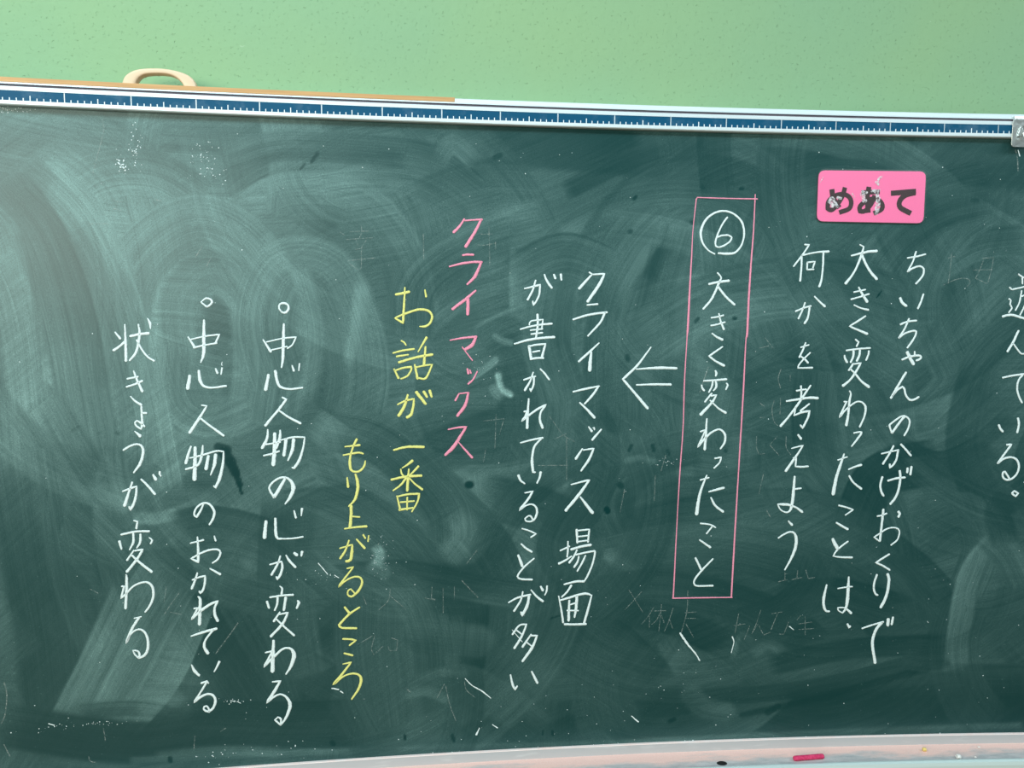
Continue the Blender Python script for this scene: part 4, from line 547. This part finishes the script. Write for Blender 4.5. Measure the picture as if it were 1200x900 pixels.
for name, col, label, chars in TEXT:
    if len(chars) == 1:
        chalk_mesh(name, dec(chars[0]), M_chalk[col], board)['label'] = label
        continue
    grp = empty(name, (0, 0, 0)); grp.parent = board; grp['label'] = label
    for c in chars:
        chalk_mesh('chalk_character', dec(c), M_chalk[col], grp)
GH = '''1462,2939,13 1589,2740,13 1735,2504,13|1708,2897,13 1554,2723,13 1400,2560,13|1945,2587,13 1843,2411,13 1723,2271,13|1871,2410,13 1873,2177,13|1964,2515,13 2176,2517,13|2095,2637,13 2055,2118,13|2071,2476,13 2004,2335,13 1917,2258,13|2090,2440,13 2154,2277,13|2317,2560,13 2235,2292,13 2159,2107,13|2252,2346,13 2320,2164,13|2591,2893,13 2584,2499,13 2490,2087,13|2550,2464,13 2763,2476,13|2571,2355,13 2756,2350,13|2574,2247,13 2724,1983,13|3586,2420,13 3528,2041,13|3487,2187,13 3719,2218,13|3811,2180,13 3713,1909,13|4015,2483,13 3935,2213,13 3853,2015,13 3971,2212,13 4088,1991,13 4212,2043,13|4234,2406,13 4431,2438,13|4342,2404,13 4228,2097,13|4565,2236,13 4485,2000,13 4394,2003,13|4795,2359,13 4727,2269,13|4766,2195,13 5018,2227,13|4886,2339,13 4902,1973,13|4771,2086,13 5060,2098,13|7345,9226,14 7333,8906,14 7312,8663,14|7284,9125,14 7407,9158,14|7224,8636,14 7399,8716,14 7576,8761,14 7704,8736,14 7726,8675,14 7676,8614,14|7959,9103,14 7891,8911,14 7825,8763,14|7773,8914,14 8124,8922,14|7930,9128,14 8145,9148,14 8115,8913,14 8068,8687,14|7825,8763,14 8051,8669,14|-1322,9434,13 -1122,9437,13|-1377,9246,13 -1261,9242,13 -1061,9281,13|-1178,9564,13 -1169,9279,13 -1160,8904,14|-1061,9301,13 -1061,9182,13|-3374,9534,12 -3371,9415,12 -3408,9338,12|-3569,9433,12 -3245,9450,12|-3635,9297,12 -3181,9336,12|-3741,9429,12 -3667,9377,12|-3463,9294,12 -3432,9201,12|-3290,9297,12 -3367,9176,12 -3379,9023,12 -3382,8827,12 -3436,8782,12 -3576,8889,12|-3476,9131,12 -3389,9150,12|-3608,8937,12 -3380,8969,12 -3141,8994,12|-2317,9424,12 -2312,8974,12|-2931,3095,12 -2970,2883,12 -3138,2715,12|-2950,2979,12 -2654,2707,12|-3413,2978,12 -3359,2821,12|-2183,3106,12 -2195,2892,12 -2127,2870,12|-1983,3080,12 -1984,2610,12|-1779,3092,12 -1779,2857,12|-2315,2904,12 -2127,2858,12|-3515,2089,12 -3254,2233,12|-3217,2231,12 -3275,1999,12 -3239,1879,12 -3070,2028,12|-2919,2178,12 -2807,2134,12 -2827,1938,12 -2958,1944,12 -2976,2024,12|-1959,1260,13 -2093,1006,13|-1940,1219,13 -1863,853,13 -1748,532,13|-1595,1282,13 -1556,1119,13 -1401,970,13|-1371,3762,12 -1560,3515,12|-2662,1217,12 -2587,1133,13|-7998,3323,12 -7866,3241,12|-6553,3175,12 -6663,3028,12 -6811,2806,12|-6760,3300,12 -6803,3035,12|-6705,2839,12 -6530,2791,12|3807,5817,13 3810,5624,13 3864,5474,13 3971,5495,13|4198,5815,13 4063,5655,13 4245,5461,13|4371,5814,13 4380,5600,13 4473,5470,13|3892,4730,13 3965,5108,13|4058,4392,13 4128,4293,13|4404,4497,13 4402,4563,13|4333,3030,15 4508,3067,15|4453,3223,15 4459,3068,15|4585,3066,15 4794,3107,15|4700,3241,15 4694,3109,15|4459,3179,15 4525,3189,15|4854,3261,15 4917,3083,15 5038,3103,15|4057,4414,14 4124,4287,14|3899,7641,13 4056,7453,13|3799,7452,13 3969,7495,13|4222,7076,13 4176,6887,13 4226,6718,13|4400,6950,13 4404,6845,13|4116,6485,13 4080,6316,13 4121,6103,13 4200,6018,13|4234,6528,13 4235,6230,13|3848,6168,13 3945,6172,13|3837,6443,13 3926,6380,13|-1259,6134,12 -891,6172,12|-1035,6255,12 -1053,5636,12|-891,6172,12 -972,5884,12|250,5830,12 262,5033,12|-67,6207,12 187,5873,12 398,5745,12|42,5799,12 250,5893,12|-264,5313,12 279,5306,12|1914,5096,13 1904,4626,13|2097,5477,13 2019,5180,13|1267,4421,13 1343,4847,13|-1217,5638,12 -1257,5390,12|-7483,11144,14 -7477,10934,14 -7661,10294,14|-7752,9470,14 -7462,9477,14|-5855,8966,14 -5936,8807,14|-6002,9136,14 -6114,8946,14|-7360,9847,14 -7244,9835,14|-7365,9725,14 -7249,9697,14|-6712,9890,14 -6624,9868,14|-9405,1758,20 -9375,1544,20 -9423,1194,20 -9483,1040,20|-6372,547,15 -6395,326,15|-8139,327,15 -8111,233,15 -8031,208,15|-5931,606,15 -5845,663,15|-7877,814,15 -7854,594,15|-9465,664,15 -9383,442,15|8422,11086,19 8462,10965,19 8496,10721,19|-1648,3211,19 -1352,2880,19|-5586,2587,18 -5975,2047,18|2850,7105,19 2704,6635,19'''
g = chalk_mesh('rubbed_out_writing', dec(GH), M_ghost, board, dome=0.0004, rough=0.3); g['label'] = 'faint remains of rubbed out chalk writing'; g['kind'] = 'stuff'
BR = '''1568,469,19 1703,345,26|-1312,373,16 -1375,243,32|-1074,427,16 -978,355,22|-3987,1287,25 -3867,1256,22|-3837,1222,22 -3792,1187,22|-1583,1345,13 -1457,1208,19 -1267,1083,24 -1108,943,16|2466,2069,42 2620,1847,36 2774,1658,29 2861,1521,26|-719,2241,9 -527,2004,16|3476,1975,26 3513,1873,16 3471,1655,13|4585,2151,20 4672,2081,13|-8749,973,15 -8656,935,15|-4190,3615,15 -4089,3487,15 -4031,3406,15|-3912,3386,15 -3838,3336,15|-5753,1167,12 -5666,1145,12|-5637,1144,12 -5579,1108,12|8470,11087,16 8509,10981,16'''
g = chalk_mesh('stray_chalk_mark', dec(BR), M_chalk['w'], board, dome=0.0004, rough=0.3); g['kind'] = 'stuff'; g['label'] = 'short stray white chalk marks'
# chalk crumbs clinging to the surface
V, F, E = [], [], []
rr = random.Random(11)
def crumb(s, z, r):
    b = len(V); a0 = rr.uniform(0, 6)
    for i in range(5):
        a = a0 + i * 1.2566; q = r * rr.uniform(0.6, 1.3)
        V.append(P(s + q * math.cos(a), z + q * math.sin(a), D0 + 0.0002)); E.append(0.3)
    V.append(P(s, z, D0 + 0.0002 + r * 0.6)); E.append(0.0)
    for i in range(5): F.append((b + i, b + (i + 1) % 5, b + 5))
for cs, cz, rs, rz, cnt, size in ((-0.7198, 1.0436, 0.0056, 0.0070, 34, 0.0012), (-0.6978, 1.0690, 0.0042, 0.0196, 40, 0.0009), (-0.5914, 1.0633, 0.0113, 0.0142, 42, 0.0008), (-0.8896, 1.1251, 0.0082, 0.0041, 30, 0.0010), (-0.8622, 1.1251, 0.0109, 0.0027, 20, 0.0008), (-0.5855, 1.0316, 0.0142, 0.0114, 16, 0.0009), (-0.0062, 0.0358, 0.0961, 0.0320, 20, 0.0008), (0.2148, 0.5338, 0.0220, 0.0047, 18, 0.0008), (-0.4016, 0.3421, 0.0213, 0.0091, 12, 0.0008), (-0.3115, 0.3656, 0.0122, 0.0214, 60, 0.0006), (-0.5680, 0.1146, 0.0152, 0.0030, 18, 0.0008), (-0.8166, 0.0909, 0.0592, 0.0030, 40, 0.0008), (0.7149, 0.2852, 0.0982, 0.0491, 14, 0.0008), (-0.1364, 0.7104, 0.0212, 0.0121, 30, 0.0006), (0.2216, 0.0935, 0.0486, 0.0324, 16, 0.0007), (-0.5484, 0.0205, 0.0919, 0.0092, 24, 0.0010), (0.0922, -0.0096, 0.3235, 0.0032, 60, 0.0009), (-0.6071, 0.0155, 0.0122, 0.0030, 6, 0.0012)):
    for _ in range(cnt):
        crumb(cs + rr.gauss(0, rs), cz + rr.gauss(0, rz), size * rr.uniform(0.4, 1.3))
for _ in range(230):
    crumb(rr.uniform(-1.0, 1.0), rr.uniform(0.01, HT - 0.02), 0.0007 * rr.uniform(0.5, 1.5))
me = bpy.data.meshes.new('chalk_crumbs'); me.from_pydata(V, [], F); me.update()
at = me.attributes.new('edge', 'FLOAT', 'POINT'); at.data.foreach_set('value', np.array(E, dtype=np.float32))
g = link('chalk_crumbs', me, M_chalk['w'], board); g['kind'] = 'stuff'

# drain hole in the tray: its inner shade painted as a flat black oval
def disc(name, s, d, z, rs, rd, mat, parent, n=24, depth=0.0):
    V = [P(s + rs * math.cos(i * 2 * math.pi / n), z, d + rd * math.sin(i * 2 * math.pi / n)) for i in range(n)]
    V += [P(s + rs * 0.9 * math.cos(i * 2 * math.pi / n), z + 0.0006, d + rd * 0.9 * math.sin(i * 2 * math.pi / n)) for i in range(n)]
    F = [(i, (i + 1) % n, n + (i + 1) % n, n + i) for i in range(n)] + [tuple(range(n, 2 * n))]
    return mesh(name, V, F, mat, parent)
disc('drain_hole_shade', 0.3186, 0.0347, TZ - 0.0001, 0.0100, 0.0072, M_black, tray)
parts_at(board)

# ---------------------------------------------------------------- things on and around the board
# pink word card
CS, CZ = 0.5758, 1.0207
card = empty('word_card', P(CS, CZ, D0), 'bright pink laminated magnet card printed with dark hiragana letters on the blackboard', 'sign')
def slab(name, outline, d0, d1, mat, parent, bev=0.0):
    """outline [(s, z)] between two depths in front of the board"""
    n = len(outline)
    V = [P(s, z, d0) for s, z in outline] + [P(s, z, d1) for s, z in outline]
    F = [tuple(range(n)), tuple(range(2 * n - 1, n - 1, -1))] + [(i, n + i, n + (i + 1) % n, (i + 1) % n) for i in range(n)]
    me = bpy.data.meshes.new(name); me.from_pydata(V, [], F); me.update()
    bm = bmesh.new(); bm.from_mesh(me); bmesh.ops.recalc_face_normals(bm, faces=bm.faces)
    if bev: bmesh.ops.bevel(bm, geom=[e for e in bm.edges if e.calc_face_angle(0) > 0.6], offset=bev, segments=2, affect='EDGES', clamp_overlap=True)
    bm.to_mesh(me); bm.free()
    return link(name, me, mat, parent)
def rounded(pts, r, n=5):
    out = []
    m = len(pts)
    for i in range(m):
        p = np.array(pts[i]); a = np.array(pts[i - 1]) - p; c = np.array(pts[(i + 1) % m]) - p
        la, lc = np.hypot(*a), np.hypot(*c); rr_ = min(r, la * 0.45, lc * 0.45)
        A = p + a / la * rr_; B = p + c / lc * rr_
        for t in np.linspace(0, 1, n): out.append(tuple((1 - t) ** 2 * A + 2 * t * (1 - t) * p + t * t * B))
    return out
CO = [(0.4760, 1.0660), (0.6754, 1.0675), (0.6759, 0.9749), (0.4763, 0.9758)]
slab('magnet_sheet', rounded([(CS + (s - CS) * 1.003, CZ + (z - CZ) * 1.006 - 0.0006) for s, z in CO], 0.012), D0 + 0.0004, D0 + 0.0024, M_edge, card)
slab('card_face', rounded(CO, 0.012), D0 + 0.0024, D0 + 0.0032, M_card, card)
LET = ['5012,10330,93 5040,10190,93 5093,10100,93 5168,10004,93|5256,10366,84 5215,10214,84 5127,10060,84 5025,9961,84 4950,9986,84 4965,10118,84 5087,10218,84 5224,10244,84 5332,10205,84 5383,10115,84 5353,9992,84 5168,9918,84', '5567,10278,84 5906,10300,84|5701,10384,90 5679,10170,90 5713,9922,90|5816,10233,84 5764,10090,84 5653,9956,84 5554,9945,84 5553,10036,84 5676,10140,84 5845,10173,84 5955,10093,84 5961,9991,84 5811,9912,84', '6116,10275,93 6583,10318,93|6573,10296,93 6395,10246,93 6294,10149,93 6305,10027,93 6510,9921,94']
for L in LET:
    chalk_mesh('printed_letter', dec(L), M_ink, card, rough=0.0, dome=0.0003, d0=D0 + 0.0037, flat=True)
SC = '''5005,10170,77 5061,10100,77 5129,10019,77|4965,10118,62 5048,10028,62|5121,10182,46 5196,10163,46|5584,10270,77 5610,10169,78 5644,10129,78|5838,10305,78 5876,10173,78 5873,10031,78 5858,9908,78|5752,10313,47 5901,10316,47|5930,10570,46 5859,10508,46 5885,10417,47 5828,10477,46|5393,10267,31 5439,10197,31|4791,10449,19 4840,10530,19|5572,10300,46 5668,10282,47|5881,10092,62 5855,9969,62'''
chalk_mesh('pale_patches', dec(SC), M_patch, card, rough=0.35, dome=0.0006, d0=D0 + 0.0041)['kind'] = 'stuff'
FO = [(0.4737, 1.0689), (0.6763, 1.0695), (0.6771, 0.9736), (0.4742, 0.9745)]
slab('laminate_film', rounded(FO, 0.014), D0 + 0.0051, D0 + 0.0053, M_film, card)
parts_at(card)

# long wooden blackboard ruler lying on top of the rail, handle up
RS0, RS1 = -1.177, -0.1777
rul = empty('blackboard_ruler', P((RS0 + RS1) / 2, HT + 0.035, -0.016), 'long wooden blackboard ruler with cream handle lying on the top rail', 'ruler')
sweep('ruler_stick', [(HT + 0.0352, -0.0315), (HT + 0.0352, -0.0025), (HT + 0.0430, -0.0025), (HT + 0.0430, -0.0315)], RS0, RS1, 40, M_wood, rul, bevel=0.0006)
HO, HI = ([(-0.7164, 1.1663), (-0.7157, 1.1739), (-0.7126, 1.1825), (-0.7058, 1.1892), (-0.6958, 1.1946), (-0.6810, 1.1979), (-0.6629, 1.1993), (-0.6464, 1.1990), (-0.6299, 1.1965), (-0.6151, 1.1922), (-0.6056, 1.1858), (-0.6012, 1.1779), (-0.5997, 1.1703)], [(-0.6955, 1.1673), (-0.6946, 1.1741), (-0.6923, 1.1785), (-0.6884, 1.1834), (-0.6830, 1.1870), (-0.6748, 1.1891), (-0.6616, 1.1901), (-0.6500, 1.1904), (-0.6401, 1.1892), (-0.6320, 1.1857), (-0.6255, 1.1801), (-0.6220, 1.1752), (-0.6195, 1.1694)])
n_ = len(HO)
V = []
for d, q in ((-0.0260, 0.0012), (-0.0235, 0.0), (-0.0105, 0.0), (-0.0080, 0.0012)):
    for (a, c) in zip(HO, HI):
        v = np.array(c) - np.array(a); l = np.hypot(*v); u = v / l
        A = np.array(a) + u * q; B = np.array(c) - u * q
        V.append(P(A[0], A[1], d)); V.append(P(B[0], B[1], d))
F = []
m2 = 2 * n_
for L_ in range(3):
    for i in range(n_ - 1):
        a = L_ * m2 + 2 * i
        F.append((a, a + 2, a + 2 + m2, a + m2)); F.append((a + 1, a + 1 + m2, a + 3 + m2, a + 3))
for i in range(n_ - 1):
    a = 2 * i; F.append((a, a + 1, a + 3, a + 2)); a += 3 * m2; F.append((a, a + 2, a + 3, a + 1))
hd = mesh('handle', V, F, M_cream, rul, smooth=True); hd['label'] = 'cream plastic arched handle'
bm = bmesh.new(); bm.from_mesh(hd.data); bmesh.ops.recalc_face_normals(bm, faces=bm.faces); bm.to_mesh(hd.data); bm.free()
ss_ = hd.modifiers.new('smooth', 'SUBSURF'); ss_.levels = 2; ss_.render_levels = 2
parts_at(rul)

# steel hook clip gripping the right end of the visible rail
KS, KZ = 0.8240, 1.1383
clip = empty('hook_clip', P(KS, KZ, 0.0), 'bent steel hook clip gripping the top rail at the right edge', 'clip')
KW = 0.0300
o1 = rounded([(KS, HT + 0.0330), (KS + KW, HT + 0.0330), (KS + KW, HT - 0.0170), (KS, HT - 0.0170)], 0.006)
slab('clip_plate', o1, 0.0010, 0.0024, M_steel, clip, bev=0.0004)
sweep('clip_bend', [(HT + 0.0320, 0.0022), (HT + 0.0365, 0.0012), (HT + 0.0378, -0.0030), (HT + 0.0378, -0.0200), (HT + 0.0362, -0.0200), (HT + 0.0362, -0.0030), (HT + 0.0350, 0.0000), (HT + 0.0320, 0.0008)], KS + 0.004, KS + KW - 0.002, 4, M_steel, clip)
# pressed tab and hook
slab('clip_tab', [(KS + 0.0085, HT + 0.001), (KS + 0.0125, HT + 0.017), (KS + 0.0165, HT + 0.020), (KS + 0.0160, HT + 0.000)], 0.0024, 0.0052, M_steel, clip, bev=0.0008)
def tube(name, pts, r, mat, parent, n=8):
    pts = [Vector(p) for p in pts]; V = []; F = []
    for i, p in enumerate(pts):
        t = (pts[min(i + 1, len(pts) - 1)] - pts[max(i - 1, 0)]).normalized()
        u = t.cross(Vector((0.3, 1, 0.2))).normalized(); v = t.cross(u)
        for j in range(n):
            a = j * 2 * math.pi / n; V.append(p + (u * math.cos(a) + v * math.sin(a)) * r)
    for i in range(len(pts) - 1):
        for j in range(n):
            F.append((i * n + j, i * n + (j + 1) % n, (i + 1) * n + (j + 1) % n, (i + 1) * n + j))
    F.append(tuple(range(n))[::-1]); F.append(tuple((len(pts) - 1) * n + j for j in range(n)))
    return mesh(name, V, F, mat, parent, smooth=True)
tube('wire_hook', [P(KS + 0.0195, HT + 0.020, 0.003), P(KS + 0.0195, HT + 0.006, 0.004), P(KS + 0.0195, HT - 0.002, 0.007), P(KS + 0.0200, HT - 0.005, 0.013), P(KS + 0.0205, HT - 0.001, 0.018), P(KS + 0.0210, HT + 0.006, 0.019)], 0.0011, M_steel, clip)
parts_at(clip)

# chalk in the tray
def stick(name, sa, da, sb, db, r0, r1, mat, label, z=None):
    a = Vector(P(sa, TZ + r0, da)); c = Vector(P(sb, TZ + r1, db)); ax = c - a; L = ax.length; ax.normalize()
    root_loc = (a + c) / 2 - Vector((0, 0, r0))
    u = ax.cross(Vector((0, 0, 1))).normalized(); v = ax.cross(u)
    V = []; F = []; n = 16; rg = random.Random(len(label))
    st = [(0, 0.72), (0.02, 0.93), (0.06, 1), (0.3, 1), (0.6, 1), (0.94, 1), (0.98, 0.93), (1, 0.72)]
    for t, q in st:
        r = r0 + (r1 - r0) * t
        for j in range(n):
            an = j * 2 * math.pi / n; rj = r * q * (1 + rg.uniform(-0.03, 0.03))
            V.append(a + ax * (L * t) + (u * math.cos(an) + v * math.sin(an)) * rj - root_loc)
    for i in range(len(st) - 1):
        for j in range(n): F.append((i * n + j, i * n + (j + 1) % n, (i + 1) * n + (j + 1) % n, (i + 1) * n + j))
    F.append(tuple(range(n))[::-1]); F.append(tuple((len(st) - 1) * n + j for j in range(n)))
    o = mesh(name, V, F, mat, None, smooth=True); o.location = root_loc
    o['label'] = label; o['category'] = 'chalk'
    return o
def powdery(name, col):
    m, nt, b = mat(name, col, 0.9, spec=0.1); k = N(nt); geo = k.new('ShaderNodeNewGeometry').outputs['Position']
    g = k.noise(geo, 260.0, 3.0, 0.7)
    nt.links.new(k.mix(k.remap(g, 0.35, 0.75), (*[c * 0.75 for c in col], 1), (*[min(1, c * 1.1 + 0.05) for c in col], 1)), b.inputs['Base Color'])
    nt.links.new(k.bump(g, 0.4, 0.0006), b.inputs['Normal'])
    return m
stick('chalk_stick', 0.4564, 0.0348, 0.5163, 0.0305, 0.0046, 0.0046, powdery('magenta chalk', (0.72, 0.045, 0.16)), 'deep pink chalk stick lying in the dusty tray')
stick('chalk_stub', 0.7194, 0.0145, 0.7254, 0.0155, 0.0034, 0.0034, powdery('yellow stub', (0.85, 0.66, 0.22)), 'tiny yellow chalk stub lying on pink dust in the tray')
stick('chalk_stub', 0.7691, 0.0417, 0.7761, 0.0417, 0.0044, 0.0040, powdery('white stub', (0.86, 0.88, 0.86)), 'round white chalk stub near the tray front lip, right of the yellow stub')
stick('chalk_chip', 0.8324, 0.0079, 0.8374, 0.0079, 0.0016, 0.0014, powdery('pale chip', (0.9, 0.84, 0.80)), 'smallest pale chalk chip at the back of the tray, rightmost')
stick('chalk_chip', 0.8051, 0.0400, 0.8087, 0.0400, 0.0014, 0.0012, powdery('pale chip', (0.9, 0.84, 0.80)), 'tiny pale chalk chip just right of the white stub in the tray')
